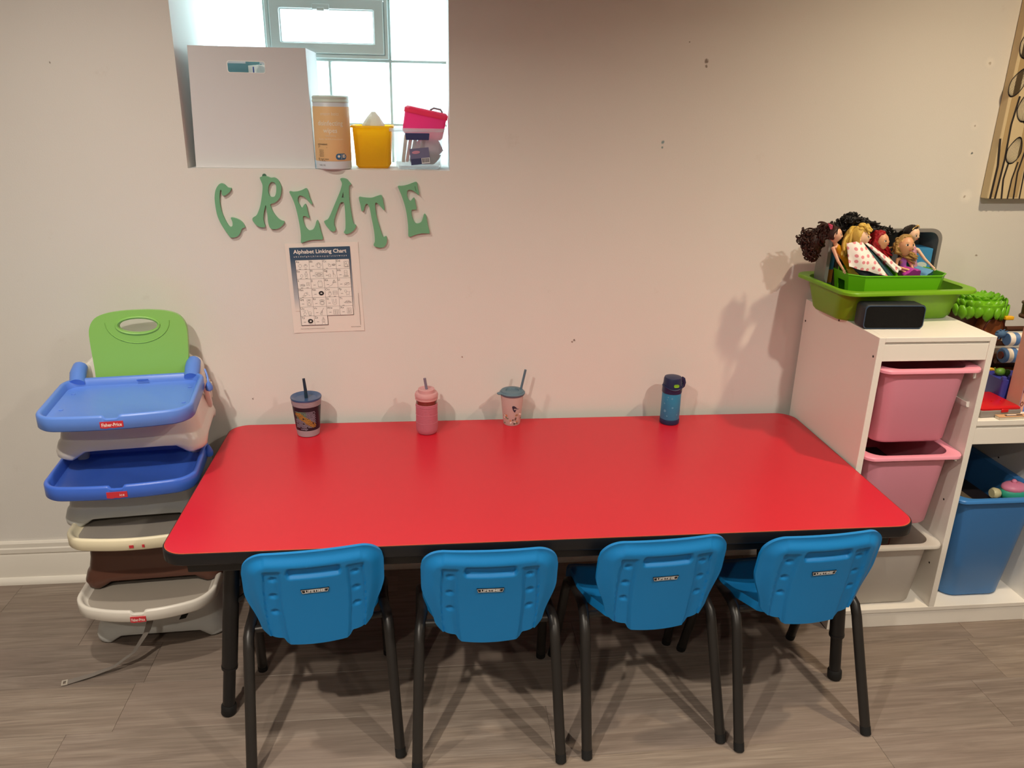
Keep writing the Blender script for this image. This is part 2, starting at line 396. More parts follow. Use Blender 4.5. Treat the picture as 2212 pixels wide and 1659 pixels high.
vx0, vx1, vz0, vz1 = XB[1]+0.003, XB[3]-0.003, ZB[2]+0.004, ZB[3]-0.004
hframe('vent_frame', vx0, vx1, vz0, vz1, 0.012, -0.006, 0.056, VINYL, win)
sash = hframe('vent_sash', vx0+0.013, vx1-0.013, vz0+0.013, vz1-0.013, 0.030, -0.012, 0.030, VINYL, win, 0.004)
hframe('glazing_bead', vx0+0.040, vx1-0.040, vz0+0.040, vz1-0.040, 0.006, 0.0, 0.012, VINYL, win, 0.002)
PANE = mat('clear_pane', '#e8f4f4', 0.05, alpha=0.06)
MB().box(((vx0+vx1)/2, 0.012, (vz0+vz1)/2), (vx1-vx0-0.08, 0.004, vz1-vz0-0.08)).build('pane', PANE, win, smooth=None)
MB().box(((vx0+vx1)/2-0.015, -0.016, vz1-0.038), (0.050, 0.010, 0.016)).box(((vx0+vx1)/2-0.015, -0.022, vz1-0.045), (0.022, 0.008, 0.010)).build('latch', VINYL, win, smooth=None, bevel=0.002)

# ---- recessed ceiling lights
for i, (x, y, w, c) in enumerate(LAMPS):
    t = thing('recessed_light', ['white recessed ceiling light above the booster seats', 'white recessed ceiling light above the white bin cabinet', 'white recessed ceiling light left of the table chairs',
               'white recessed ceiling light right of the table chairs', 'white recessed ceiling light in the rear left of the room', 'white recessed ceiling light in the rear right of the room'][i], 'ceiling light', (x, y, CEIL), group='recessed lights in the ceiling')
    MB().lathe([(0.058, 0.0), (0.058, -0.004), (0.078, -0.008), (0.082, -0.004), (0.082, 0.0)], 32, cap0=False, cap1=False).build('trim_ring', WTRIM, t)
    em = bpy.data.materials.new('lamp_diffuser'); em.use_nodes = True; e = em.node_tree.nodes['Principled BSDF']
    e.inputs['Emission Color'].default_value = c+(1,); e.inputs['Emission Strength'].default_value = 6.0
    MB().lathe([(0.057, -0.001), (0.057, -0.003)], 32).build('diffuser', em, t)
    la = bpy.data.lights.new('lamp_light', 'AREA'); la.shape = 'DISK'; la.size = 0.065; la.spread = math.radians(150); la.energy = w; la.color = c
    lo = bpy.data.objects.new('lamp_light', la); COL.objects.link(lo); lo.parent = t; lo.location = (0, 0, -0.012)

# ================================================================== LETTERS ON THE WALL
GREENW = mat('green_painted_wood', '#74b088', 0.5, bump=0.08, bscale=90, vary=0.05, vscale=20)
LET = {
'C':((-0.6472,1.2092),[[(-158,769),(-92,751),(-30,696),(21,649),(94,641),(104,616),(66,547),(-16,472),(-95,427),(-150,427),(-175,483),(-169,545),(-183,589),(-206,570),(-234,458),(-253,307),(-249,131),(-224,-45),(-182,-185),(-122,-338),(-69,-434),(-28,-459),(17,-446),(41,-402),(43,-312),(10,-203),(61,-194),(153,-216),(260,-273),(340,-356),(387,-465),(328,-491),(280,-529),(240,-620),(181,-704),(114,-749),(23,-769),(-52,-763),(-118,-672),(-226,-492),(-307,-313),(-362,-122),(-383,93),(-387,294),(-371,444),(-332,582),(-271,688),(-209,750)]]),
'R':((-0.5408,1.2317),[[(-140,702),(-106,733),(-30,752),(69,747),(165,711),(253,718),(325,687),(388,613),(433,470),(428,332),(385,181),(314,80),(220,10),(97,-35),(98,-99),(138,-226),(204,-347),(285,-443),(369,-500),(449,-532),(411,-609),(329,-687),(236,-739),(120,-752),(46,-727),(7,-662),(-14,-533),(-17,-341),(-28,-176),(-38,-74),(-59,-100),(-112,-278),(-139,-444),(-130,-559),(-106,-649),(-129,-695),(-230,-695),(-316,-663),(-386,-599),(-441,-516),(-449,-458),(-426,-413),(-326,-349),(-251,-215),(-195,-75),(-139,140),(-95,354),(-82,504),(-106,590)],[(180,593),(242,581),(282,538),(297,457),(285,319),(250,218),(202,174),(133,169),(92,204),(62,292),(64,392),(91,492),(134,561)]]),
'E':((-0.4324,1.1958),[[(-431,686),(-324,681),(-198,694),(-69,733),(35,784),(78,759),(103,671),(126,545),(164,444),(195,349),(169,329),(98,405),(17,513),(-81,569),(-150,575),(-198,518),(-208,416),(-173,328),(-123,232),(-84,252),(-35,322),(4,335),(26,278),(48,137),(71,9),(79,-68),(29,-42),(-32,-10),(-83,-11),(-101,-81),(-84,-210),(-41,-327),(30,-411),(93,-424),(172,-391),(237,-287),(276,-170),(311,-125),(345,-196),(367,-352),(408,-521),(431,-678),(320,-691),(139,-698),(-18,-731),(-176,-784),(-207,-771),(-193,-574),(-202,-340),(-237,-31),(-291,276),(-352,479)]]),
'A':((-0.3367,1.2232),[[(78,762),(99,800),(181,800),(268,770),(328,701),(375,633),(329,595),(305,493),(303,214),(327,-80),(364,-376),(396,-506),(447,-532),(457,-578),(401,-676),(306,-754),(200,-800),(123,-787),(99,-742),(142,-663),(159,-468),(163,-145),(154,48),(132,111),(81,124),(27,73),(-45,-81),(-134,-301),(-167,-430),(-167,-547),(-134,-644),(-158,-716),(-236,-729),(-310,-677),(-394,-573),(-457,-450),(-423,-411),(-343,-366),(-258,-224),(-112,85),(32,390),(91,542),(116,656)],[(138,410),(155,252),(88,254)]]),
'T':((-0.2406,1.1796),[[(-381,685),(-354,713),(-259,699),(-131,687),(-2,690),(128,733),(245,766),(289,728),(315,574),(346,343),(307,349),(239,433),(171,509),(121,548),(88,535),(78,445),(85,303),(116,96),(172,-125),(230,-335),(265,-441),(304,-454),(364,-427),(381,-493),(377,-613),(321,-719),(240,-766),(95,-759),(-14,-699),(24,-586),(25,-388),(1,-165),(-40,95),(-80,367),(-115,469),(-151,520),(-197,495),(-233,417),(-256,327),(-302,301),(-327,327),(-346,481),(-372,596)]]),
'E2':((-0.1203,1.2150),[[(-447,669),(-357,676),(-254,690),(-137,722),(-19,768),(72,794),(110,756),(120,648),(144,534),(154,419),(90,469),(1,533),(-102,570),(-167,551),(-195,480),(-191,378),(-154,289),(-104,244),(-70,270),(-4,341),(28,315),(45,200),(74,19),(1,-1),(-58,-8),(-79,-59),(-63,-215),(-7,-346),(57,-405),(150,-398),(216,-345),(258,-240),(286,-149),(313,-123),(351,-175),(375,-318),(411,-515),(447,-687),(341,-694),(183,-701),(23,-741),(-110,-794),(-182,-781),(-185,-648),(-187,-451),(-212,-164),(-269,134),(-352,403),(-424,581)]]),
}
LTXT = {'C': ('letter_c', 'green painted wooden letter C, first letter of the word under the window'), 'R': ('letter_r', 'green painted wooden letter R with a round hole, under the window'),
        'E': ('letter_e', 'green painted wooden letter E just above the alphabet chart'), 'A': ('letter_a', 'green painted wooden letter A under the wipes canister'),
        'T': ('letter_t', 'green painted wooden letter T between the A and the last E'), 'E2': ('letter_e', 'green painted wooden letter E at the end of the word, with a hairline crack')}
for k, ((cx, cz), polys) in LET.items():
    ps = [[(x*1e-4, z*1e-4) for x, z in p] for p in polys]
    ps = [smooth_poly(p, 3) if len(p) > 5 else p for p in ps]
    o = MB().prism(ps, -0.0085, -0.0005).build(LTXT[k][0], GREENW, loc=(cx, 0, cz), smooth=30, bevel=0.0008, seg=1)
    tag(o, LTXT[k][1], 'letter', 'green wooden letters spelling create')
    if k == 'R':
        MB().lathe([(0.006, 0), (0.006, 0.0022), (0.004, 0.0024)], 12, M=Matrix.Rotation(PI/2, 3, 'X')).build('hanger_tab', mat('dark_hanger', '#3f6a55', 0.5), o, loc=(-0.002, -0.0005, 0.0757))
    if k == 'E2':
        MB().tube([(0.0045, -0.0086, 0.067), (0.0055, -0.0086, 0.060), (0.0080, -0.0086, 0.053)], 0.0007, 6).build('crack', mat('crack_dark', '#3c6b55', 0.8), o)

# ================================================================== ALPHABET CHART
CW, CH = 0.213, 0.274
ch = thing('alphabet_chart', 'paper alphabet linking chart with navy header taped to the wall', 'poster', (-0.391, 0, 0.9795), rot=(0, math.radians(-1.6), 0))
PAPER = mat('chart_paper', '#ece4dc', 0.6); NAVY = mat('navy_print', '#33506b', 0.6); INK = mat('black_print', '#2c2c30', 0.7); GREYINK = mat('grey_print', '#6d6a6a', 0.7); WPR = mat('white_print', '#f4efe8', 0.6)
def cx_(u): return u-CW/2
def cz_(v): return CH/2-v
def flatbox(u0, v0, u1, v1, y, t=0.0002):
    return MB().box(((cx_(u0)+cx_(u1))/2, y-t/2, (cz_(v0)+cz_(v1))/2), (u1-u0, t, v1-v0))
sh = MB().shell(lambda u, v: ((u-0.5)*CW, -0.0012-0.0012*sstep(0.75, 1.0, abs(2*u-1))*sstep(0.6, 1, abs(2*v-1)), (v-0.5)*CH), lambda u, v: ((u-0.5)*CW, -0.0008-0.0012*sstep(0.75, 1.0, abs(2*u-1))*sstep(0.6, 1, abs(2*v-1)), (v-0.5)*CH), 12, 12).build('sheet', PAPER, ch)
# printed border fades from navy to pale grey
BORD = bpy.data.materials.new('printed_border'); BORD.use_nodes = True; nt = BORD.node_tree; p = nt.nodes['Principled BSDF']; p.inputs['Roughness'].default_value = 0.6
tcn = nt.nodes.new('ShaderNodeTexCoord'); sx = nt.nodes.new('ShaderNodeSeparateXYZ'); nt.links.new(tcn.outputs['Object'], sx.inputs[0])
mr = nt.nodes.new('ShaderNodeMapRange'); mr.inputs['From Min'].default_value = cz_(0.205); mr.inputs['From Max'].default_value = cz_(0.045); nt.links.new(sx.outputs['Z'], mr.inputs['Value'])
rp = nt.nodes.new('ShaderNodeValToRGB'); rp.color_ramp.elements[0].color = lin('#ece4dc'); rp.color_ramp.elements[1].color = lin('#33506b'); e = rp.color_ramp.elements.new(0.25); e.color = lin('#b9bbc0'); nt.links.new(mr.outputs['Result'], rp.inputs['Fac']); nt.links.new(rp.outputs['Color'], p.inputs['Base Color'])
flatbox(0.0115, 0.0125, 0.1885, 0.205, -0.0024).build('printed_border', BORD, ch, smooth=None)
T = text_mb('Alphabet Linking Chart', 0.016, width=0.155, bold=0.0003); T.xform(Matrix.Translation((cx_(0.1), -0.0030, cz_(0.0255)))).build('title', WPR, ch, smooth=None)
T = text_mb('a b c d e f g h i j k l m n o p q r s t u v w x y z', 0.0065, width=0.155); T.xform(Matrix.Translation((cx_(0.1), -0.0030, cz_(0.0395)))).build('alphabet_line', WPR, ch, smooth=None)
def stroke(pts, r=0.00035):
    m = MB()
    for (a, b), (c, d) in zip(pts, pts[1:]):
        dx, dz = c-a, d-b; l = math.hypot(dx, dz) or 1e-9; nx, nz = -dz/l*r, dx/l*r
        m.add([(a+nx, 0, b+nz), (a-nx, 0, b-nz), (c-nx, 0, d-nz), (c+nx, 0, d+nz)], [(0, 1, 2, 3)])
    return m
def ell(cx, cz, rx, rz, n=14, a0=0, a1=2*PI): return [(cx+rx*math.cos(a0+(a1-a0)*i/n), cz+rz*math.sin(a0+(a1-a0)*i/n)) for i in range(n+1)]
def rc(x0, z0, x1, z1): return [(x0, z0), (x1, z0), (x1, z1), (x0, z1), (x0, z0)]
def disc(cx, cz, rx, rz, n=14): return MB().add([(cx+rx*math.cos(2*PI*i/n), 0, cz+rz*math.sin(2*PI*i/n)) for i in range(n)], [tuple(range(n))])
# simple outline drawings, millimetres in the cell (x right, z up, cell centre = 0)
DR = {
 'A': [ell(-9, -2, 5.5, 5), [(-9, 3), (-8, 5)], ell(9, -3, 6, 4), ell(9, 1, 3, 2)],
 'B': [ell(8, -2, 9, 9, a0=-0.4, a1=PI+0.4), ell(8, -2, 5, 8), ell(5, 2, 1, 1), ell(11, 2, 1, 1), [(2, -10), (14, -10)]],
 'C': [ell(0, -4, 4, 4), ell(-3, 1, 2.5, 2.5), ell(13, -1, 6, 3), ell(13, -1, 4, 1.5), [(8, -3), (18, -3)]],
 'D': [rc(3, -10, 18, 10), ell(9, 4, 3.5, 4), ell(10, -4, 5, 5), [(5, -9), (17, -9)], [(12, -2), (17, -8)]],
 'E': [ell(-7, -4, 4, 5), ell(8, 1, 4, 6), ell(9, 9, 2.5, 2.5), [(6, -5), (5, -10)], [(10, -5), (12, -10)], [(4, 2), (12, -2)]],
 'F': [rc(-6, -9, 18, 6), ell(6, -1.5, 9, 5), ell(6, -1.5, 7, 3.5), [(-2, -1), (14, -2)]],
 'G': [ell(-3, -4, 4, 4), [(-6, -8), (-6, -12)], [(0, -8), (0, -12)], [(7, 12), (9, 0), (9, -11)], [(9, 0), (15, -2), (15, -11)], [(7, 12), (10, 11), (11, 0)]],
 'H': [rc(2, -8, 11, 11), [(2, 4), (11, 4)], [(2, -2), (11, -2)], ell(6.5, -9, 9, 2)],
 'I': [ell(-8, -6, 8, 3), ell(-6, -3, 6, 3), [(-17, -1), (2, -4)], rc(7, -6, 16, 5), ell(11.5, 0, 2, 2)],
 'J': [rc(0, -11, 14, 7), rc(2, 7, 12, 11), ell(7, -9, 7, 3, a0=PI, a1=2*PI)],
 'K': [[(4, 2), (16, 2), (10, 12), (4, 2)], [(10, 12), (8, 2), (0, -7), (-10, -11)], [(8, 2), (14, 6)]],
 'L': [ell(8, -3, 9, 4), [(-2, -8), (16, 2)], [(4, -4), (7, 0)], [(9, -2), (13, -1)]],
 'M': [ell(0, -3, 5, 5), ell(5, 1, 3, 3), ell(-5, -8, 4, 2), [(8, -4), (14, -8)]],
 'N': [ell(9, -1, 8, 7), ell(9, -1, 6, 5), ell(9, 0, 4, 3)],
 'O': [ell(-8, -4, 5, 6), ell(-8, 2, 3, 3), rc(3, -7, 17, 5), [(3, 1), (17, 1)], [(3, -3), (17, -3)]],
 'P': [ell(8, -3, 6, 5), ell(1, 4, 4, 4), [(4, -7), (4, -12)], [(12, -7), (12, -12)], [(14, 0), (17, 4)]],
 'Q': [rc(2, -11, 16, 10), ell(9, 4, 3, 4), ell(9, -6, 4, 5), [(6, 8), (9, 10), (12, 8)]],
 'R': [ell(8, -3, 8, 7), ell(8, 6, 8, 4), ell(8, 6, 4, 2), ell(8, -3, 5, 5)],
 'S': [[(-3, 11), (-1, -6), (5, -11), (12, -7), (13, 11)], [(2, 11), (3, -3), (6, -5), (8, -3), (9, 11)]],
 'T': [ell(6, -3, 9, 6, a0=0, a1=PI), [(-8, -3), (18, -3)], ell(6, -4, 12, 2.5), [(1, 1), (4, -3), (9, 1), (12, -3)]],
 'U': [[(-14, -9), (-8, 2), (-3, -9)], [(-16, 3), (-4, 6)], ell(8, -4, 6, 4), [(4, -8), (4, -12)], [(12, -8), (13, -12)], [(3, 0), (0, 6)]],
 'V': [ell(2, -8, 4, 4), ell(4, -2, 3, 3), [(4, 0), (12, 12)], [(0, -10), (10, 10)]],
 'W': [rc(-1, -12, 17, 4), [(5, -12), (5, 4)], [(11, -12), (11, 4)], [(-1, -7), (17, -7)], [(-1, -1), (17, -1)]],
 'X': [rc(1, -10, 15, 9), [(5, -9), (5, 4), (7, 8)], [(8, -9), (8, 7)], [(11, -9), (12, 5)], [(5, -3), (12, -2)]],
 'Y': [ell(7, -1, 9, 8), ell(7, -1, 6, 5), [(0, -8), (4, -12), (16, -11)]],
 'Z': [ell(7, 0, 5, 7), ell(7, 9, 2, 3), [(3, -6), (2, -13)], [(11, -6), (12, -13)], [(4, 2), (10, 4)], [(4, -2), (10, 0)], [(4, -5), (10, -4)]],
}
WORDS = {}
G0u, G0v, PU, PV = 0.0255, 0.0500, 0.0395, 0.0286
abc = 'ABCDEFGHIJKLMNOPQRSTUVWXYZ'; cell_me = None
for i, L_ in enumerate(abc):
    c, r = i % 4, i//4
    if r == 6: c = i-24
    u, v = G0u+PU*(c+0.5), G0v+PV*(r+0.5)
    if cell_me is None:
        cm = MB().box((0, 0, 0), (PU-0.0007, 0.0002, PV-0.0007)); cell = cm.build('cell', WPR, ch, smooth=None); cell_me = cell.data
    else:
        cell = bpy.data.objects.new('cell', cell_me); COL.objects.link(cell); cell.parent = ch
    cell.location = (cx_(u), -0.0030, cz_(v))
    t = text_mb(L_+L_.lower(), 0.0092, align='LEFT'); t.xform(Matrix.Translation((-PU/2+0.0012, -0.0003, PV/2-0.0052))).build('letter_pair', INK, cell, smooth=None)
    d = MB()
    for s in DR[L_]:
        m = stroke([(x*0.00088+0.001, z*0.00088-0.001) for x, z in s], 0.00030); d.add(m.v, m.f)
    if L_ in 'NY':
        for a in range(9):
            m = stroke([(x*0.00088+0.001, z*0.00088-0.001) for x, z in ell(8, -1, 8.5-a*0.55, 7.5-a*0.55)], 0.00040); d.add(m.v, m.f)
    m = stroke([(-0.013, -0.0045), (-0.006, -0.0045)] if L_ not in 'AEIOUCMT' else [(-0.011, -0.0125), (-0.005, -0.0125)], 0.0006); d.add(m.v, m.f)
    if L_ in 'AEIOU': m = stroke([(0.005, -0.0125), (0.012, -0.0125)], 0.0006); d.add(m.v, m.f)
    d.xform(Matrix.Translation((0, -0.0003, 0))).build('drawing', GREYINK, cell, smooth=None)
# dark grid lines behind the cells
gb = flatbox(G0u-0.0008, G0v, G0u+4*PU+0.0008, G0v+6*PV+0.0008, -0.0027); g2 = flatbox(G0u-0.0008, G0v+6*PV, G0u+2*PU+0.0008, G0v+7*PV+0.0012, -0.0027)
join_mb(gb, g2).build('grid_lines', INK, ch, smooth=None)
T = text_mb('Resource: Guided Reading: Learning with Word Study Lessons Kindergarten', 0.0035, width=0.072); T.xform(Matrix.Translation((cx_(0.058), -0.0024, cz_(0.2615)))).build('credit_line', GREYINK, ch, smooth=None)
T = text_mb('Alphabet Linking Chart', 0.0035, width=0.030); T.xform(Matrix.Translation((cx_(0.188), -0.0024, cz_(0.2600)))).build('credit_line', INK, ch, smooth=None)
flatbox(0.2025, 0.155, 0.2033, 0.255, -0.0024).build('margin_line', GREYINK, ch, smooth=None)

# ================================================================== TABLE
RED = mat('red_laminate', (0.57, 0.014, 0.030, 1), 0.33, spec=0.5, bump=0.03, bscale=500, vary=0.06, vscale=3)
BLACK = mat('black_vinyl_edge', '#17181c', 0.38, spec=0.4); BSTEEL = mat('black_powder_steel', '#141416', 0.42, bump=0.05, bscale=400); RUB = mat('black_rubber', '#0d0d0e', 0.7)
TX0, TX1, TY0, TY1, TZ = -0.700, 1.1205, -0.784, -0.030, 0.5515
tb = thing('activity_table', 'long red laminate activity table with black edge pushed against the wall', 'table', ((TX0+TX1)/2, (TY0+TY1)/2, 0))
hx, hy = (TX1-TX0)/2, (TY1-TY0)/2; RC = 0.055
MB().loft([rrect(hx-0.003, hy-0.003, RC, 10, z=TZ-0.030), rrect(hx-0.003, hy-0.003, RC, 10, z=TZ)]).build('table_top', RED, tb, smooth=30)
MB().loft([rrect(hx-0.0032, hy-0.0032, RC, 10, z=TZ-0.0008), rrect(hx-0.0008, hy-0.0008, RC, 10, z=TZ-0.0012), rrect(hx, hy, RC, 10, z=TZ-0.004), rrect(hx, hy, RC, 10, z=TZ-0.028), rrect(hx-0.003, hy-0.003, RC, 10, z=TZ-0.0315), rrect(hx-0.02, hy-0.02, RC, 10, z=TZ-0.0315)], False, False).build('edge_band', BLACK, tb, smooth=50)
WOODL = mat('bare_wood_line', '#a8702c', 0.6)
MB().loft([rrect(hx-0.0042, hy-0.0042, RC, 10, z=TZ+0.0002), rrect(hx-0.0028, hy-0.0028, RC, 10, z=TZ-0.0004)], False, False).build('worn_edge_line', WOODL, tb, smooth=None)
for sy in (-1, 1): MB().box((0, sy*(hy-0.048), TZ-0.0315-0.021), (2*hx-0.10, 0.018, 0.042)).build('apron_rail', BSTEEL if sy < 0 else mat('grey_steel', '#6c6a68', 0.4, metal=0.3), tb, smooth=None, bevel=0.004)
for sx in (-1, 1): MB().box((sx*(hx-0.052), 0, TZ-0.0315-0.021), (0.018, 2*hy-0.115, 0.042)).build('apron_rail', BSTEEL, tb, smooth=None, bevel=0.004)
for sx in (-1, 1):
    for sy in (-1, 1):
        x, y = sx*(hx-0.078), sy*(hy-0.115)
        lg = MB().lathe([(0.0195, 0.150), (0.0195, 0.510), (0.0195, 0.514)], 20).build('leg', BSTEEL, tb, loc=(x, y, 0.002), rot=(0, -sx*0.115, 0))
        MB().lathe([(0.0155, 0.012), (0.0155, 0.16)], 20).lathe([(0.0205, 0.145), (0.0205, 0.152)], 20).build('lower_tube', BSTEEL, lg)
        MB().lathe([(0.017, 0.0), (0.0195, 0.003), (0.0195, 0.024), (0.0165, 0.030)], 20).build('foot_cap', RUB, lg)
        MB().tube([(0, 0, 0.33), (-sx*0.16, 0, 0.505)], 0.006, 8).build('brace', BSTEEL, lg)

# ================================================================== CHAIRS
BLUE = mat('blue_moulded_plastic', (0.005, 0.21, 0.55, 1), 0.52, spec=0.4, bump=0.18, bscale=900)
CHF = mat('bronze_powder_steel', '#24211f', 0.40, spec=0.5, bump=0.04, bscale=500)
BADGE = mat('badge_black', '#101014', 0.4); BLET = mat('badge_white', '#e6e6e6', 0.5)
def make_chair():
    t = thing('kids_chair', 'blue moulded plastic kids chair', 'chair')
    # --- backrest: local x right, z up, the outside faces -y
    BZ0, BZ1 = 0.322, 0.582; HB = BZ1-BZ0
    def halfw(v): return 0.128+0.029*sstep(-0.1, 0.65, v)
    def pos(u, v):
        s = 2*u-1; a = abs(s); e = lambda b: 1-math.sqrt(max(0.0, 1-((a-b)/(1-b))**2)) if a > b else 0.0
        top = BZ1-0.050*e(0.66)-0.005*a*a
        bot = BZ0+0.016-0.015*(1-sstep(0.54, 0.62, a))-0.005*(1-min(1, a/0.6)**2)+0.040*e(0.60)
        z = bot+(top-bot)*v; x = s*halfw(v)
        return x, z
    def mid_y(x, z):
        k = (z-BZ0)/HB
        return -0.122-0.042*k+0.020*(x/0.156)**2+0.004*math.sin(PI*k)
    def relief(x, z):
        hw = halfw((z-BZ0)/HB); qx = max(0, abs(x)-(hw-0.052))/0.052; qz = max(0, z-(BZ1-0.056))/0.052; e = min(hw-abs(x), BZ1-z, 0.052*(1-math.hypot(qx, qz)) if qx > 0 and qz > 0 else 1)
        d = 0.013*sstep(0.004, 0.034, e)
        # handle groove
        d -= 0.010*sstep(0.062, 0.056, abs(x)+0.3*abs(z-0.53))*sstep(0.514, 0.522, z)*sstep(0.545, 0.541, z)
        # side channels
        xc = 0.094-0.010*((z-0.45)/0.1)**2*0.5; ch_ = sstep(0.0200, 0.0165, abs(abs(x)-xc))*sstep(0.540, 0.532, z)
        d -= 0.0060*ch_
        for zz in (0.512, 0.464, 0.417):
            q = math.hypot((abs(x)-xc+0.002)/1.0, (z-zz)/0.8); d -= 0.007*sstep(0.0115, 0.003, q)*(0.5+0.5*sstep(-0.006, 0.006, z-zz))
        return d
    def back_o(u, v): x, z = pos(u, v); return (x, mid_y(x, z)-0.003-relief(x, z), z)
    def back_i(u, v): x, z = pos(u, v); return (x, mid_y(x, z)+0.006, z)
    MB().shell(back_o, back_i, 96, 84).build('backrest', BLUE, t, smooth=60)
    # --- seat
    def sp(u, v):
        s = 2*u-1; a = abs(s); y = -0.125+0.30*v; w = 0.104+0.054*sstep(0, 0.55, v)
        yy = y-0.03*(1-math.sqrt(max(0, 1-((a-0.75)/0.25)**2)))*sstep(0.5, 1, v) if a > 0.75 else y
        z = 0.338+0.014*a**4-0.010*math.sin(PI*min(1, v*1.1))*(1-a*a)-0.026*sstep(0.80, 1.0, v)+0.018*sstep(0.16, 0.0, v)
        return s*w, yy, z
    def seat_t(u, v): return sp(u, v)
    def seat_b(u, v):
        x, y, z = sp(u, v); a = abs(2*u-1); e = max(sstep(0.86, 1.0, a), sstep(0.9, 1.0, v), sstep(0.08, 0, v))
        return (x*(1.0+0.01*e), y, z-0.008-0.016*e)
    MB().shell(seat_t, seat_b, 32, 28).build('seat', BLUE, t, smooth=60)
    # --- tubular frame: each leg bends forward or back under the seat
    for sx in (-1, 1):
        for sy in (-1, 1):
            fx, fy = sx*0.175, sy*0.195
            tx, ty = sx*0.164, (-0.072 if sy < 0 else 0.100)
            pth = [(fx, fy, 0.004), (fx+(tx-fx)*0.45, fy+(ty-fy)*0.45, 0.150), (fx+(tx-fx)*0.86, fy+(ty-fy)*0.86, 0.286), (fx+(tx-fx)*0.95, fy+(ty-fy)*0.97, 0.312), (tx-sx*0.002, ty-sy*0.016, 0.324), (tx-sx*0.006, ty-sy*0.045, 0.327), (tx-sx*0.008, 0.010, 0.327)]
            lg = MB().tube(pth, 0.0128, 14).build('leg', CHF, t, smooth=60)
            d = Vector(pth[1])-Vector(pth[0]); d.normalize()
            MB().tube([Vector(pth[0])-d*0.003, Vector(pth[0])+d*0.018], 0.0134, 14).build('foot_cap', RUB, lg, smooth=60)
    for y in (-0.055, 0.09): MB().tube([(-0.15, y, 0.318), (0.15, y, 0.318)], 0.009, 10).build('crossbar', CHF, t)
    # --- badge
    zb = 0.478; yb = mid_y(0, zb)-0.003-0.013-0.0012; k = 0.042/HB
    bd = MB().prism([[(-0.0285, -0.0055), (0.0285, -0.0055), (0.0315, 0.0055), (-0.0315, 0.0055)]], -0.0008, 0.003).build('badge', BADGE, t, loc=(0, yb, zb), rot=(math.atan(k), 0, 0), smooth=None); tag(bd, 'black name badge with white border')
    fr = MB().prism([[(-0.0275, -0.0046), (0.0275, -0.0046), (0.0303, 0.0046), (-0.0303, 0.0046)], [(-0.0269, -0.0040), (-0.0296, 0.0040), (0.0296, 0.0040), (0.0269, -0.0040)]], -0.0011, -0.0007)
    tx = text_mb('LIFETIME', 0.0085, width=0.044, bold=0.00025); tx.xform(Matrix.Translation((0, -0.0011, 0)))
    join_mb(fr, tx).build('lettering', BLET, bd, smooth=None)
    return t
chair = make_chair()
SPOTS = [(-0.368, -0.678, 7.0, 'blue moulded plastic kids chair nearest the stacked booster seats'), (0.047, -0.706, -0.5, 'blue moulded plastic kids chair second from the booster stack, seen square from behind'),
         (0.447, -0.690, 4.0, 'blue moulded plastic kids chair third from the booster stack, left side of its seat visible'), (0.832, -0.697, 4.2, 'blue moulded plastic kids chair nearest the white bin cabinet')]
for i, (x, y, a, lb) in enumerate(SPOTS):
    c = chair if i == 0 else copy_tree(chair)
    c.location = (x, y, 0); c.rotation_euler = (0, 0, math.radians(a)); c['label'] = lb; c['group'] = 'blue kids chairs along the red table'

# ================================================================== CUPS ON THE TABLE
def cup_at(name, label, x, y): return thing(name, label, 'cup', (x, y, TZ+0.0003), group='drinking cups along the back of the table')
NAVYP = mat('navy_plastic', '#26405e', 0.35); NAVYD = mat('navy_lid', '#39537a', 0.32, coat=0.2); DKPR = mat('dark_print_plastic', '#1a1c28', 0.4); GREYSIL = mat('grey_silicone', '#a79ba3', 0.6, bump=0.3, bscale=150)
# 1 tumbler with a shoal print
c1 = cup_at('straw_tumbler', 'navy lidded straw tumbler with a fish shoal print, nearest the booster seats', -0.455, -0.111)
def r1(z): return 0.0335+(0.0445-0.0335)*z/0.118
MB().lathe([(0.030, 0), (r1(0)-0.0005, 0.002), (r1(0.022)+0.0005, 0.022)], 40).build('base_band', GREYSIL, c1, smooth=30)
MB().lathe([(r1(0.0215), 0.0215), (r1(0.10), 0.100)], 40).build('body', DKPR, c1, smooth=30)
bd = MB().lathe([(r1(0.099)+0.0002, 0.099), (r1(0.118)+0.0006, 0.118)], 40, cap1=False)
bd.build('collar', GREYSIL, c1, smooth=30)
for q in range(4):
    MB().tube([(1.012*r1(z)*math.cos(a), 1.012*r1(z)*math.sin(a), z) for k in range(25) for a in [-PI+PI*k/24] for z in [0.102+0.004*q+0.0016*math.sin(k*0.7+q)]], 0.0003, 5).build('collar_rib', mat('mauve_line', '#6d5a66', 0.6), c1)
ld = MB().lathe([(0.0452, 0.1165), (0.0462, 0.120), (0.0452, 0.1228), (0.0420, 0.1222), (0.030, 0.1160), (0.0125, 0.1120), (0.010, 0.1120)], 40).build('lid', NAVYD, c1, smooth=50)
MB().lathe([(0.0058, 0.1125), (0.0105, 0.1125), (0.0105, 0.1145), (0.0065, 0.1155)], 20).build('straw_grommet', mat('clear_grommet', '#b9b4b8', 0.2), c1)
MB().tube([(0.001, 0, 0.110), (0.0, 0, 0.14), (-0.003, 0, 0.178)], [0.0052, 0.0048, 0.0040], 14).build('straw', mat('dark_teal_straw', '#1f3444', 0.4), c1)
random.seed(11); fish = {'yellow': MB(), 'green': MB(), 'grey': MB()}
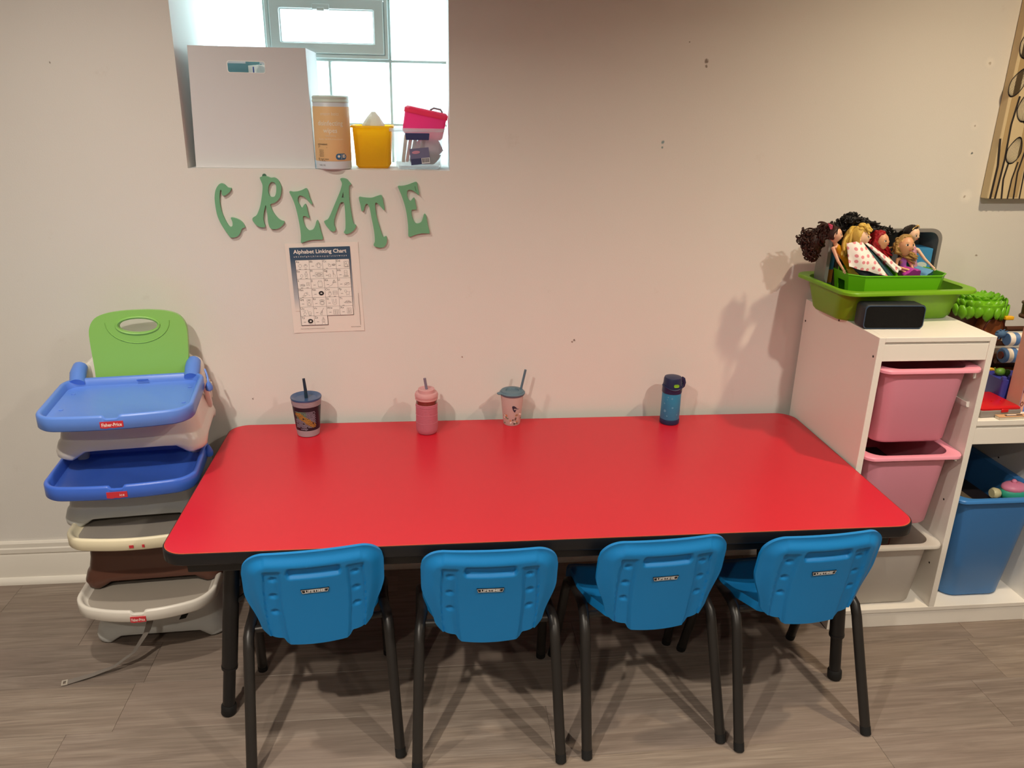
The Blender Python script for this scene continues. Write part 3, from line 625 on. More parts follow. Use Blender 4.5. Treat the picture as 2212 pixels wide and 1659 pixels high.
for i in range(16):
    for j in range(13):
        u = (i+0.5*(j % 2))/16; v = j/13; x = (u-0.5)*0.064; z = 0.034+0.054*v
        ang = -0.55+random.uniform(-0.3, 0.3)-0.6*u*(1-v); l = 0.0026+0.001*random.random()
        if random.random() < 0.06: continue
        m = MB().add([(x+math.cos(ang)*l, -0.0003, z+math.sin(ang)*l*0.9), (x-math.sin(ang)*0.00095, -0.0003, z+math.cos(ang)*0.00095), (x-math.cos(ang)*l, -0.0003, z-math.sin(ang)*l*0.9), (x+math.sin(ang)*0.00095, -0.0003, z-math.cos(ang)*0.00095)], [(0, 1, 2, 3)])
        d = u-(1-v)
        k = 'yellow' if abs(d+0.05) < 0.20 and v < 0.9 else ('green' if u < 0.55 and v > 0.5 else 'grey')
        fish[k].add(m.v, m.f)
for k, c in (('yellow', '#f0c04a'), ('green', '#8fc0a4'), ('grey', '#aeb0c4')):
    wrap(fish[k], 0.04, rfun=r1).build('shoal_print', mat('shoal_'+k, c, 0.5), c1, smooth=None)
wrap(text_mb('contigo', 0.0085, width=0.021).xform(Matrix.Translation((-0.006, -0.0003, 0.0285))) , 0.04, rfun=r1).build('lettering', mat('shoal_grey', '#aeb0c4', 0.5), c1, smooth=None)
# 2 pink glass jar tumbler with silicone sleeve
PINKS = mat('pink_silicone', '#bd6b7c', 0.55, bump=0.15, bscale=250); PINKL = mat('pale_pink_lid', '#d09a9c', 0.5)
c2 = cup_at('sleeved_tumbler', 'pink silicone sleeved tumbler with grooved pink lid and grey straw', -0.094, -0.121)
MB().lathe([(0.022, 0.0), (0.029, 0.002), (0.0325, 0.009), (0.0335, 0.018), (0.0330, 0.096), (0.0320, 0.097)], 40).build('sleeve', PINKS, c2, smooth=40)
for z in (0.090, 0.063, 0.038): MB().lathe([(0.0332, z-0.0006), (0.0341, z), (0.0332, z+0.0006)], 40, cap0=False, cap1=False).build('sleeve_rib', PINKS, c2, smooth=60)
MB().lathe([(0.0315, 0.090), (0.0318, 0.112)], 40, cap0=False).build('steel_neck', mat('rosy_metal', '#8a5a50', 0.22, metal=0.7), c2, smooth=40)
MB().lathe([(0.0325, 0.109), (0.0345, 0.111), (0.0345, 0.115), (0.0338, 0.1155), (0.0345, 0.116), (0.0352, 0.120), (0.0344, 0.1205), (0.0354, 0.121), (0.0352, 0.127), (0.033, 0.1315), (0.0255, 0.1325), (0.0250, 0.1425), (0.0225, 0.1440), (0.018, 0.141)], 40).build('lid', PINKL, c2, smooth=35)
MB().tube([(0.001, 0, 0.138), (-0.0045, 0, 0.176)], 0.0042, 14, caps=True).build('straw', mat('mauve_straw', '#7d7688', 0.35), c2)
sw = MB()
for i, z in enumerate((0.08, 0.072, 0.052, 0.046, 0.028, 0.022)):
    for k in range(3): sw.box((-0.018+0.014*k+0.003*(i % 2), -0.0004, z), (0.008-0.002*((i+k) % 3), 0.0008, 0.0012))
wrap(sw, 0.0333).build('embossed_pattern', PINKS, c2, smooth=None)
# 3 translucent kids cup with a bird
TRC = mat('translucent_cup', '#efdfda', 0.35, trans=0.35, alpha=0.82); TEAL = mat('grey_teal_lid', '#5c7583', 0.45)
c3 = cup_at('kids_cup', 'translucent kids cup with grey-teal lid, slanting straw and bird print', 0.175, -0.066)
def r3(z): return 0.0265+(0.0375-0.0265)*z/0.105
MB().lathe([(0.022, 0.0), (r3(0)-0.001, 0.0), (r3(0.002), 0.002), (r3(0.104), 0.104), (r3(0.104)-0.0015, 0.104), (r3(0.004)-0.0015, 0.004)], 40).build('body', TRC, c3, smooth=40)
MB().lathe([(0.0380, 0.099), (0.0395, 0.101), (0.0405, 0.106), (0.0390, 0.108), (0.0370, 0.1085), (0.0355, 0.112), (0.0345, 0.1125), (0.022, 0.1125), (0.020, 0.108), (0.010, 0.107)], 40).build('lid', TEAL, c3, smooth=40)
MB().lathe([(0.010, 0.104), (0.0108, 0.106), (0.009, 0.1075)], 16, c=(-0.039, -0.010, 0)).build('lid_tab', TEAL, c3)
MB().tube([(0.026, 0.004, 0.104), (0.041, 0.004, 0.178)], 0.0038, 12).build('straw', TEAL, c3)
bird = MB(); bird.prism([smooth_poly([(-0.006, 0.010), (-0.002, 0.013), (0.004, 0.010), (0.011, 0.003), (0.018, 0.001), (0.010, 0.000), (0.006, -0.003), (0.003, -0.010), (-0.003, -0.002)], 3)], -0.0007, -0.0003)
wrap(bird.xform(Matrix.Translation((0.003, 0, 0.058))), 0.033, rfun=r3).build('bird_print', mat('dark_blue_print', '#2c2c40', 0.5), c3, smooth=None)
random.seed(3)
for k, (c, n) in enumerate((('#7b8a70', 7), ('#c98f6a', 6), ('#efe4da', 7), ('#6b5a52', 6))):
    b = MB()
    for i in range(n):
        x, z = random.uniform(-0.032, 0.032), random.uniform(0.008, 0.040); rx, rz = random.uniform(0.0015, 0.004), random.uniform(0.002, 0.005); a = random.random()*PI
        b.add([(x+rx*math.cos(q)*math.cos(a)-rz*math.sin(q)*math.sin(a), -0.0004-0.0001*k, z+rx*math.cos(q)*math.sin(a)+rz*math.sin(q)*math.cos(a)) for q in [2*PI*j/9 for j in range(9)]], [tuple(range(9))])
    wrap(b, 0.03, rfun=r3).build('leaf_print', mat('leaf_print_%d' % k, c, 0.5), c3, smooth=None)
# 4 blue flask with carry loop
SKY = mat('teal_blue_flask', '#2f7fa6', 0.38, vary=0.10, vscale=45); NAVB = mat('navy_flask_plastic', '#1e2a4e', 0.4); LIME = mat('lime_button', '#7fc030', 0.4)
c4 = cup_at('flip_lid_flask', 'blue insulated flask with navy flip lid, green button and carry loop', 0.685, -0.089)
MB().lathe([(0.026, 0), (0.0305, 0.001), (0.0315, 0.004), (0.0315, 0.016), (0.0308, 0.0175)], 40).build('base_cap', NAVB, c4, smooth=40)
MB().lathe([(0.0300, 0.016), (0.0305, 0.0175), (0.0302, 0.105), (0.0285, 0.108)], 40).build('body', SKY, c4, smooth=40)
MB().lathe([(0.0308, 0.105), (0.0315, 0.107), (0.0310, 0.128), (0.0292, 0.136), (0.0285, 0.150), (0.0265, 0.1555), (0.014, 0.158), (0.005, 0.1583)], 40).build('lid', NAVB, c4, smooth=50)
MB().tube([(0.0322*math.cos(a), 0.0322*math.sin(a), 0.124+0.0055*math.cos(2*(a+PI/2))*-1) for a in [-PI+PI*k/20 for k in range(21)]], 0.0018, 8, flat=1.6).build('lid_seam', NAVB, c4)
wrap(MB().prism([[(x, z) for x, z, _ in rrect(0.0085, 0.0048, 0.0045, 5)]], -0.0025, 0.001).xform(Matrix.Translation((0.004, 0, 0.134))), 0.0295).build('release_button', LIME, c4, smooth=30)
wrap(MB().prism([[(x, z) for x, z, _ in rrect(0.019, 0.0022, 0.0018, 4)]], -0.0010, 0.001).xform(Matrix.Translation((0.006, 0, 0.1195))), 0.0315).build('latch_bar', mat('olive_latch', '#66683a', 0.4), c4, smooth=30)
MB().tube([(0.0300, 0, 0.120), (0.0355, 0, 0.124), (0.0375, 0, 0.135), (0.0345, 0, 0.147), (0.0275, 0, 0.151)], 0.0028, 8, flat=2.2).build('carry_loop', NAVB, c4, smooth=60)
random.seed(8); bub = MB()
for i in range(9):
    x, z, r = random.uniform(-0.035, 0.035), random.uniform(0.03, 0.098), random.uniform(0.0015, 0.0045)
    bub.add([(x+r*math.cos(2*PI*j/12), -0.0003, z+r*math.sin(2*PI*j/12)) for j in range(12)], [tuple(range(12))])
wrap(bub, 0.0304).build('bubble_print', mat('bubble_print', '#5fa3c4', 0.4), c4, smooth=None)

# ================================================================== STACKED BOOSTER SEATS
def tray_outline(hw, y0, y1, bow, r, n=14):
    """rounded rectangle x in +-hw, y from y0 (front) to y1 (back), front edge bowed outward; starts at the right"""
    pts = []
    def seg(a, b, k):
        for i in range(k): t = i/k; pts.append((a[0]+(b[0]-a[0])*t, a[1]+(b[1]-a[1])*t))
    def arc(cx, cy, a0, a1, k):
        for i in range(k): a = a0+(a1-a0)*i/k; pts.append((cx+r*math.cos(a), cy+r*math.sin(a)))
    arc(hw-r, y1-r, 0, PI/2, 8); seg((hw-r, y1), (-hw+r, y1), 16)
    arc(-hw+r, y1-r, PI/2, PI, 8); seg((-hw, y1-r), (-hw, y0+r), 8)
    arc(-hw+r, y0+r, PI, 1.5*PI, 8); seg((-hw+r, y0), (hw-r, y0), 60)
    arc(hw-r, y0+r, 1.5*PI, 2*PI, 8); seg((hw, y0+r), (hw, y1-r), 8)
    out = []
    for x, y in pts:
        k = sstep(y1, y0, y); out.append((x, y-bow*(1-(x/hw)**2)*k))
    return out
def inset(poly, d):
    n = len(poly); out = []
    for i in range(n):
        a, b, c = poly[i-1], poly[i], poly[(i+1) % n]
        tx, ty = c[0]-a[0], c[1]-a[1]; l = math.hypot(tx, ty) or 1; out.append((b[0]-ty/l*d, b[1]+tx/l*d))
    return out
def make_tray(parent, m, T, hw, y0, y1, bow, notch=True, depth=0.020, h=0.036):
    ol = tray_outline(hw, y0, y1, bow, 0.05)
    def lp(ins, z, dip=0.0):
        p = inset(ol, ins); return [(x, y, z-(dip*sstep(0.020, 0.012, abs(x)) if y < (y0+y1)/2 else 0)) for x, y in p]
    dn = 0.009 if notch else 0
    loops = [lp(0.004, T-h), lp(0.0, T-h+0.004), lp(0.0, T-0.006, dn*0.6), lp(0.002, T-0.002, dn), lp(0.006, T, dn), lp(0.010, T-0.001, dn), lp(0.014, T-0.005, dn*0.8), lp(0.017, T-depth+0.005), lp(0.026, T-depth)]
    return MB().loft(loops).build('tray', m, parent, smooth=50)
def make_body(parent, m, H, hw=0.172, hd=0.140, name='seat_base', foot=0.10):
    """hollow moulded base: four bulbous feet, arched skirt between them, waist crease, raised sides"""
    def lp(ins, z, arch=0.0, rr_=0.045, lift=0.0):
        out = []
        for x, y, _ in rrect(hw-ins, hd-ins, rr_, 8):
            out.append((x, y, z))
        # add points along the straight runs so that the arch shows
        res = []
        for i in range(len(out)):
            a, b = out[i], out[(i+1) % len(out)]; k = 10 if math.hypot(a[0]-b[0], a[1]-b[1]) > 0.08 else 1
            for j in range(k):
                t = j/k; res.append((a[0]+(b[0]-a[0])*t, a[1]+(b[1]-a[1])*t, z))
        fin = []
        for x, y, z_ in res:
            fx = sstep(foot+0.035, foot-0.005, abs(x)); fy = sstep(hd-0.045, hd-0.085, abs(y)); s = max(fx if abs(y) > hd-0.05 else 0, fy if abs(x) > hw-0.05 else 0)
            fin.append((x*(1-0.02*arch*s/0.02 if False else 1), y*(1-0.035*s*(1 if arch else 0)), z_+arch*s+lift*sstep(-0.05, 0.05, y)))
        return fin
    loops = [lp(0.030, 0.004, 0.020), lp(0.008, 0.0, 0.022), lp(0.001, 0.008, 0.016), lp(0.0, 0.022, 0.006), lp(0.006, 0.044), lp(0.011, 0.050), lp(0.012, 0.056), lp(0.017, 0.085), lp(0.020, H-0.012, lift=0.008), lp(0.026, H, lift=0.010), lp(0.045, H, lift=0.006), lp(0.055, H-0.03)]
    return MB().loft(loops).build(name, m, parent, smooth=50)
def sticker(parent, y, z, w, m_bg, words, hcut=None):
    b = MB().prism([smooth_poly([(-w/2, -0.0075), (-w*0.2, -0.0095), (0.0, -0.0085), (w*0.2, -0.0095), (w/2, -0.0075), (w/2, 0.0080), (0, 0.0085), (-w/2, 0.0080)], 3) if False else [(-w/2, -0.0075), (-w*0.25, -0.0095), (-w*0.08, -0.0080), (w*0.08, -0.0092), (w*0.25, -0.0080), (w/2, -0.0075), (w/2, 0.0085), (-w/2, 0.0085)]], -0.0008, 0.002)
    o = b.build('sticker', m_bg, parent, loc=(0, y, z), smooth=None)
    if words:
        t = text_mb(words, 0.013, width=w*0.86, bold=0.0002); t.xform(Matrix.Translation((0, -0.0011, -0.0005))).build('lettering', mat('sticker_white', '#f2ece4', 0.5), o, smooth=None)
    return o
STR = mat('sticker_red', '#c8303a', 0.45)
WPL = mat('white_booster_plastic', '#e3ddd6', 0.30, spec=0.5); GPL = mat('pale_grey_plastic', '#c9cbc9', 0.35); BPL = mat('brown_plastic', '#5e3b2f', 0.28, spec=0.5)
BLT = mat('cornflower_blue_plastic', '#5f8ae0', 0.34, spec=0.5); BLT2 = mat('royal_blue_plastic', '#3f6ad0', 0.34, spec=0.5); CRM = mat('cream_plastic', '#e6dcbe', 0.42); IVO = mat('ivory_plastic', '#ddd8cf', 0.36); GRN = mat('apple_green_plastic', '#8cc463', 0.35, spec=0.45)
STRAP = mat('grey_webbing', '#77706a', 0.8, bump=0.4, bscale=900); STRB = mat('black_webbing', '#1c1b1b', 0.8, bump=0.4, bscale=900)
GT = mat('grey_tray_floor', '#a29a90', 0.45)
GB = 'booster seats stacked against the wall'
# lowest
b1 = thing('booster_seat', 'pale grey booster seat with ivory tray at the bottom of the stack, strap trailing', 'booster seat', (-0.894, -0.205, 0), math.radians(2.5), GB)
make_body(b1, GPL, 0.150, 0.186, 0.148, foot=0.112)
make_tray(b1, IVO, 0.205, 0.186, -0.235, 0.06, 0.055, True)
MB().loft([[(x, y, z) for x, y in inset(tray_outline(0.186, -0.235, 0.06, 0.055, 0.05), 0.026)] for z in (0.1845, 0.1860)]).build('tray_floor', GT, b1, smooth=30)
sticker(b1, -0.2915, 0.180, 0.040, STR, 'Fisher-Price')
for sx in (-1, 1): MB().box((sx*0.155, 0.045, 0.160), (0.028, 0.15, 0.055)).build('armrest', GPL, b1, bevel=0.010, seg=3)
def ribbon(parent, pts, ws, m, name='strap', th=0.0012):
    vs = []
    for (x, y, z), (wx, wy, wz) in zip(pts, ws):
        p = Vector((x, y, z)); w = Vector((wx, wy, wz)).normalized()*0.0095; vs.append((p, w))
    def f(sgn):
        def fn(u, v):
            k = v*(len(vs)-1); i = min(int(k), len(vs)-2); t = k-i
            p = vs[i][0].lerp(vs[i+1][0], t); w = vs[i][1].lerp(vs[i+1][1], t); tn = (vs[i+1][0]-vs[i][0]).normalized(); nn = w.normalized().cross(tn).normalized()
            return tuple(p+w*(2*u-1)+nn*th*sgn*0.5)
        return fn
    return MB().shell(f(1), f(-1), 2, 32).build(name, m, parent, smooth=60)
st = ribbon(b1, [(0.012, -0.200, 0.150), (0.000, -0.245, 0.105), (-0.035, -0.262, 0.055), (-0.090, -0.272, 0.018), (-0.145, -0.285, 0.006), (-0.205, -0.305, 0.003)], [(1, 0, 0.2), (0.9, 0, 0.3), (0.7, -0.5, 0.4), (0.35, -0.8, 0.25), (0.15, -1, 0.1), (0.25, -1, 0)], STRAP)
bt = hframe('buckle_tab', -0.0075, 0.0075, -0.0105, 0.0105, 0.004, -0.0012, 0.0012, mat('tab_grey', '#a59d92', 0.6), st, 0)
bt.rotation_euler = (PI/2, 0, 0.25); bt.location = (-0.2100, -0.3065, 0.0042)
ribbon(b1, [(0.088, -0.148, 0.115), (0.084, -0.160, 0.100), (0.076, -0.172, 0.088)], [(1, 0.3, 0), (1, 0.3, 0), (1, 0.3, 0)], STRB, 'short_strap')
# second
b2 = thing('booster_seat', 'glossy brown booster seat with cream tray, second from the floor in the stack', 'booster seat', (-0.896, -0.200, 0.1865), math.radians(4), GB)
make_body(b2, BPL, 0.165, 0.190, 0.150, foot=0.115)
make_tray(b2, CRM, 0.222, 0.184, -0.232, 0.06, 0.030, False)
MB().loft([[(x, y, z) for x, y in inset(tray_outline(0.184, -0.232, 0.06, 0.030, 0.05), 0.026)] for z in (0.2015, 0.2030)]).build('tray_floor', GT, b2, smooth=30)
for sx in (-1, 1): MB().box((sx*0.150, 0.045, 0.175), (0.028, 0.15, 0.055)).build('armrest', BPL, b2, bevel=0.010, seg=3)
for x, w in ((-0.004, 0.011), (0.026, 0.006)): MB().box((x, -0.2635, 0.200), (w, 0.0015, 0.008)).build('sticker_remnant', STR, b2, smooth=None)
# third
b3 = thing('booster_seat', 'pale grey booster seat with deep royal blue tray, third in the stack', 'booster seat', (-0.920, -0.200, 0.390), math.radians(6), GB)
make_body(b3, GPL, 0.126, 0.190, 0.150, foot=0.115)
make_tray(b3, BLT2, 0.182, 0.190, -0.252, 0.02, 0.022, True, 0.032, 0.040)
o = sticker(b3, -0.2745, 0.157, 0.050, STR, None)
text_mb('ice', 0.011).xform(Matrix.Translation((0.012, -0.0011, -0.0005))).build('lettering', mat('sticker_white', '#f2ece4', 0.5), o, smooth=None)
for sx in (-1, 1):
    MB().box((sx*0.152, 0.055, 0.170), (0.030, 0.15, 0.058)).build('armrest', GPL, b3, bevel=0.010, seg=3)
MB().lathe([(0.004, 0), (0.011, 0.006), (0.012, 0.016), (0.007, 0.032), (0.003, 0.040)], 14).build('tray_release', BLT2, b3, loc=(0.196, -0.055, 0.150), rot=(0.2, 0, 0))
# top
b4 = thing('booster_seat', 'white booster seat with blue tray and green backrest, topmost of the stack', 'booster seat', (-0.912, -0.195, 0.593), math.radians(7.5), GB)
make_body(b4, WPL, 0.122, 0.192, 0.150, foot=0.115)
make_tray(b4, BLT, 0.175, 0.187, -0.262, 0.035, 0.020, True, 0.026, 0.040)
sticker(b4, -0.2825, 0.151, 0.054, STR, 'Fisher-Price')
tr_ = MB().box((0.02, 0.012, 0.1655), (0.030, 0.003, 0.003)).build('tray_slot', BLT2, b4, smooth=None)
for sx in (-1, 1):
    ar = MB().loft([rrect(0.021, 0.048, 0.020, 5, sx*0.152, 0.090, z) for z in (0.10, 0.165)]+[rrect(0.017, 0.042, 0.016, 5, sx*0.150, 0.092, 0.185), rrect(0.008, 0.030, 0.008, 5, sx*0.148, 0.094, 0.195)]).build('armrest', WPL, b4, smooth=60)
    MB().tube([(sx*0.150, 0.015, 0.163), (sx*0.152, 0.045, 0.182), (sx*0.152, 0.075, 0.192)], [0.020, 0.0215, 0.020], 16).build('tray_arm', BLT, b4, smooth=60)
    for yy in (-0.15, -0.03): MB().sphere((sx*0.150, yy, 0.150), (0.006, 0.004, 0.0015), 10, 6).build('tray_peg', BLT, b4)
MB().tube([(0.187, 0.028, 0.182), (0.194, 0.012, 0.165), (0.196, 0.004, 0.150)], 0.003, 8).build('release_cord', BLT, b4)
MB().lathe([(0.004, 0), (0.010, 0.005), (0.011, 0.013), (0.006, 0.026), (0.003, 0.031)], 14).build('tray_release', BLT, b4, loc=(0.197, 0.002, 0.124), rot=(0.2, 0, 0))
cl = MB().box((0.176, 0.118, 0.095), (0.016, 0.020, 0.050)).build('strap_clip', WPL, b4, bevel=0.004, seg=2)
MB().box((0.186, 0.118, 0.105), (0.006, 0.012, 0.012)).box((0.184, 0.112, 0.075), (0.006, 0.008, 0.022)).build('clip_prong', WPL, cl, bevel=0.002)
MB().tube([(0.168, 0.10, 0.03), (0.182, 0.07, 0.060), (0.184, 0.04, 0.105), (0.178, 0.02, 0.140)], [0.012, 0.010, 0.008, 0.006], 10).build('side_rib', WPL, b4, smooth=60)
# white moulding behind the backrest
MB().loft([rrect(0.150, 0.016, 0.014, 5, 0, 0.120, z) for z in (0.10, 0.19)]+[rrect(0.12, 0.012, 0.012, 5, 0, 0.122, 0.215)]).build('rear_moulding', WPL, b4, smooth=60)
# green backrest with carry hole
bk = [(-0.128, -0.115), (-0.128, 0.045)]
bk = [(-0.105, -0.125), (-0.122, -0.110), (-0.126, -0.02), (-0.130, 0.06), (-0.127, 0.095), (-0.112, 0.120), (-0.085, 0.133), (-0.045, 0.139), (0, 0.1405), (0.045, 0.139), (0.085, 0.133), (0.112, 0.120), (0.127, 0.095), (0.130, 0.06), (0.126, -0.02), (0.122, -0.110), (0.105, -0.125)]
hole = [(0.052*math.cos(-a), 0.096+0.0195*math.sin(-a)) for a in [2*PI*i/28 for i in range(28)]]
M_ = Matrix.Translation((0.014, 0.075, 0.210)) @ Matrix.Rotation(math.radians(-9), 4, 'X')
br_ = MB().prism([smooth_poly(bk, 3), hole], -0.011, 0.011).xform(M_).build('backrest', GRN, b4, smooth=30, bevel=0.006, seg=3)
MB().tube([tuple(M_@Vector((0.085*math.cos(a), -0.0112, 0.108+0.062*math.sin(a)))) for a in [PI+PI*k/20 for k in range(21)]], 0.0016, 6).build('moulded_arc', GRN, br_, smooth=60)
MB().tube([tuple(M_@Vector((0.057*math.cos(a), -0.0108, 0.096+0.0240*math.sin(a)))) for a in [2*PI*k/28 for k in range(29)]], 0.0036, 8, caps=False).build('hole_rim', GRN, br_, smooth=60)

# ================================================================== BIN CABINET
CABM = mat('white_melamine', '#ece7df', 0.38, spec=0.45, vary=0.015, vscale=8)
X0, FY, PT = 1.1235, -0.460, 0.0185
cab = thing('bin_cabinet', 'stepped white cabinet holding pull-out plastic bins beside the table', 'cabinet', (X0, -0.24, 0))
def cb(name, x0, x1, y0, y1, z0, z1, parent=cab, bev=0.0012):
    return MB().box(((x0+x1)/2-X0, (y0+y1)/2+0.24, (z0+z1)/2), (x1-x0, y1-y0, z1-z0)).build(name, CABM, parent, smooth=None, bevel=bev)
XA, XM, XB2 = X0, 1.4455, 1.776
cb('side_panel', XA, XA+PT, FY, -0.020, 0, 0.94)
cb('divider_panel', XM, XM+PT, FY, -0.020, 0.066, 0.94)
cb('side_panel', XB2, XB2+PT, FY, -0.020, 0.0, 0.69)
cb('top_panel', XA+PT, XM, FY, -0.020, 0.9265, 0.9400)
cb('top_panel', XM+PT, XB2, FY, -0.020, 0.6740, 0.6900)
cb('front_rail', XA+PT, XM, FY+0.002, FY+0.018, 0.872, 0.920); cb('rail_groove', XA+PT, XM, FY+0.008, FY+0.016, 0.920, 0.9265, bev=0)
cb('front_rail', XM+PT, XB2, FY+0.002, FY+0.018, 0.616, 0.666); cb('rail_groove', XM+PT, XB2, FY+0.008, FY+0.016, 0.666, 0.674, bev=0)
cb('base_panel', XA+PT, XB2, FY, -0.020, 0.052, 0.066); cb('plinth', XA+PT, XB2, FY+0.002, FY+0.018, 0.0, 0.050)
cb('back_panel', XA+PT, XM, -0.026, -0.020, 0.066, 0.9265); cb('back_panel', XM+PT, XB2, -0.026, -0.020, 0.066, 0.674)
HOLE = mat('dark_hole', '#2a2420', 0.7)
for (y, z) in ((-0.037, 0.872), (-0.445, 0.883), (-0.239, 0.929), (-0.445, 0.42), (-0.037, 0.42)):
    MB().lathe([(0.0035, 0), (0.0035, 0.0006)], 10, M=Matrix.Rotation(-PI/2, 3, 'Y')).build('screw_hole', HOLE, cab, loc=(0.0, y+0.24, z))
for (y, z) in ((-0.42, 0.56), (-0.42, 0.42), (-0.42, 0.20), (-0.10, 0.42)):
    MB().lathe([(0.0032, 0), (0.0032, 0.0006)], 10, M=Matrix.Rotation(-PI/2, 3, 'Y')).build('peg_hole', HOLE, cab, loc=(XM-X0, y+0.24, z))
for z in (0.445, 0.33): MB().lathe([(0.0032, 0), (0.0032, 0.0006)], 10, M=Matrix.Rotation(-PI/2, 3, 'Y')).build('peg_hole', HOLE, cab, loc=(XB2-X0, -0.20+0.24, z))
RAILM = mat('white_rail_plastic', '#f0ece6', 0.35)
for z in (0.812, 0.725, 0.555, 0.268):
    for x, s in ((XA+PT, 1), (XM, -1)):
        MB().box((x+s*0.0045-X0, -0.235+0.24, z), (0.009, 0.40, 0.004)).box((x+s*0.008-X0, -0.235+0.24, z+0.006), (0.002, 0.40, 0.014)).box((x+s*0.004-X0, -0.432+0.24, z+0.006), (0.008, 0.004, 0.016)).build('bin_runner', RAILM, cab, smooth=None)
for z in (0.54, 0.36):
    for x, s in ((XM+PT, 1), (XB2, -1)): MB().box((x+s*0.004-X0, -0.235+0.24, z), (0.008, 0.41, 0.005)).build('bin_runner', RAILM, cab, smooth=None)

def make_bin(name, label, loc, m, rimx, rimy, topx, topy, botx, boty, H, group=None, rz=0.0, lip=0.010, rc_=0.045, cat='bin', rimr=0.03):
    """tapered storage bin, open on top, with a flat flange; origin at the base centre"""
    t = thing(name, label, cat, loc, rz, group); w = 0.0025
    R = lambda hx, hy, r, z: rrect(hx, hy, r, 7, z=z)
    MB().loft([R(botx-0.008, boty-0.008, rc_*0.8, 0), R(botx, boty, rc_, 0.008), R(topx, topy, rc_, H-0.004), R(topx-w, topy-w, rc_, H-0.004), R(botx-w, boty-w, rc_, 0.010), R(botx-0.012, boty-0.012, rc_*0.8, 0.004)]).build('bin_body', m, t, smooth=45)
    MB().loft([R(topx-w, topy-w, rc_, H-0.003), R(topx+0.004, topy+0.004, rc_, H), R(rimx-0.002, rimy-0.002, rimr, H), R(rimx, rimy, rimr, H-0.003), R(rimx, rimy, rimr, H-lip), R(rimx-0.003, rimy-0.003, rimr, H-lip), R(rimx-0.003, rimy-0.003, rimr, H-0.005), R(topx+0.001, topy+0.001, rc_, H-0.005)], False, False).build('rim', m, t, smooth=40)
    return t
PNK = mat('pink_bin_plastic', '#ef9db2', 0.36, spec=0.45); PNK2 = mat('pink_bin_plastic_b', '#ee9cb1', 0.36, spec=0.45); CLR = mat('frosted_bin_plastic', '#f2efea', 0.42, trans=0.45, alpha=0.90); BLB = mat('blue_bin_plastic', '#3f80c4', 0.40, spec=0.4)
XC = (XA+PT+XM)/2
GBIN = 'bins in the white cabinet'
make_bin('storage_bin', 'pink plastic bin in the top slot of the white cabinet', (XC, -0.262, 0.616), PNK, 0.149, 0.212, 0.127, 0.192, 0.115, 0.172, 0.234, GBIN)
make_bin('storage_bin', 'pink plastic bin in the middle slot of the white cabinet', (XC, -0.262, 0.345), PNK2, 0.149, 0.212, 0.127, 0.192, 0.115, 0.172, 0.243, GBIN)
make_bin('storage_bin', 'frosted clear plastic bin in the bottom slot of the white cabinet', (XC, -0.262, 0.0663), CLR, 0.149, 0.212, 0.127, 0.192, 0.115, 0.172, 0.226, GBIN)
XC2 = (XM+PT+XB2)/2
make_bin('storage_bin', 'tall blue plastic bin under the low shelf of the white cabinet', (XC2+0.002, -0.250, 0.0663), BLB, 0.152, 0.208, 0.132, 0.190, 0.100, 0.165, 0.364, GBIN)
# toys showing in the bins
def blob(name, label, cat, parts, loc, group=None, rz=0):
    t = thing(name, label, cat, loc, rz, group)
    for nm, mb, m in parts: mb.build(nm, m, t, smooth=60)
    return t
YEL = mat('yellow_plastic', '#f0b41e', 0.4); REDP = mat('red_plastic', '#c3141c', 0.32); DKP = mat('dark_toy_plastic', '#2b2528', 0.5); PKT = mat('pink_toy_plastic', '#ee8fb0', 0.4); MINT = mat('mint_toy_plastic', '#3fb79a', 0.4); CRT = mat('cream_toy', '#e8dfae', 0.4)
blob('toy_hand', 'small yellow knobbly toy in the middle pink bin', 'toy', [('toy_body', MB().sphere((0, 0, 0.012), (0.030, 0.022, 0.014)), YEL)]+[('knob', MB().sphere((x, y, 0.028), 0.008, 10, 8), YEL) for x, y in ((-0.016, -0.006), (0.0, -0.010), (0.016, -0.004))], (XC+0.005, -0.20, 0.530), 'toys in the bins')
blob('toy_block', 'dark toy block in the middle pink bin', 'toy', [('toy_body', MB().box((0, 0, 0.03), (0.15, 0.2, 0.06)).box((0.03, 0.02, 0.075), (0.06, 0.08, 0.03)), DKP)], (XC-0.005, -0.25, 0.4), 'toys in the bins')
blob('toy_vehicle', 'dark red toy vehicle with wheels in the frosted bin', 'toy', [('toy_body', MB().box((0, 0, 0.03), (0.10, 0.20, 0.045)).box((0, 0.03, 0.07), (0.07, 0.08, 0.04)), mat('dark_red_toy', '#5a1616', 0.4))]+[('wheel', MB().lathe([(0.008, -0.012), (0.026, -0.010), (0.026, 0.010), (0.008, 0.012)], 18, c=(x, y, 0.035), M=Matrix.Rotation(PI/2, 3, 'Y')), DKP) for x in (-0.062, 0.062) for y in (-0.06, 0.06)], (XC-0.01, -0.25, 0.185), 'toys in the bins', 0.4)
blob('toy_pile_block', 'orange toy block low in the frosted bin', 'toy', [('toy_body', MB().box((0, 0, 0.025), (0.12, 0.18, 0.05)).lathe([(0.02, 0.05), (0.02, 0.07), (0.01, 0.075)], 14), mat('orange_toy', '#c9743c', 0.5))], (XC, -0.26, 0.0725), 'toys in the bins', 0.2)
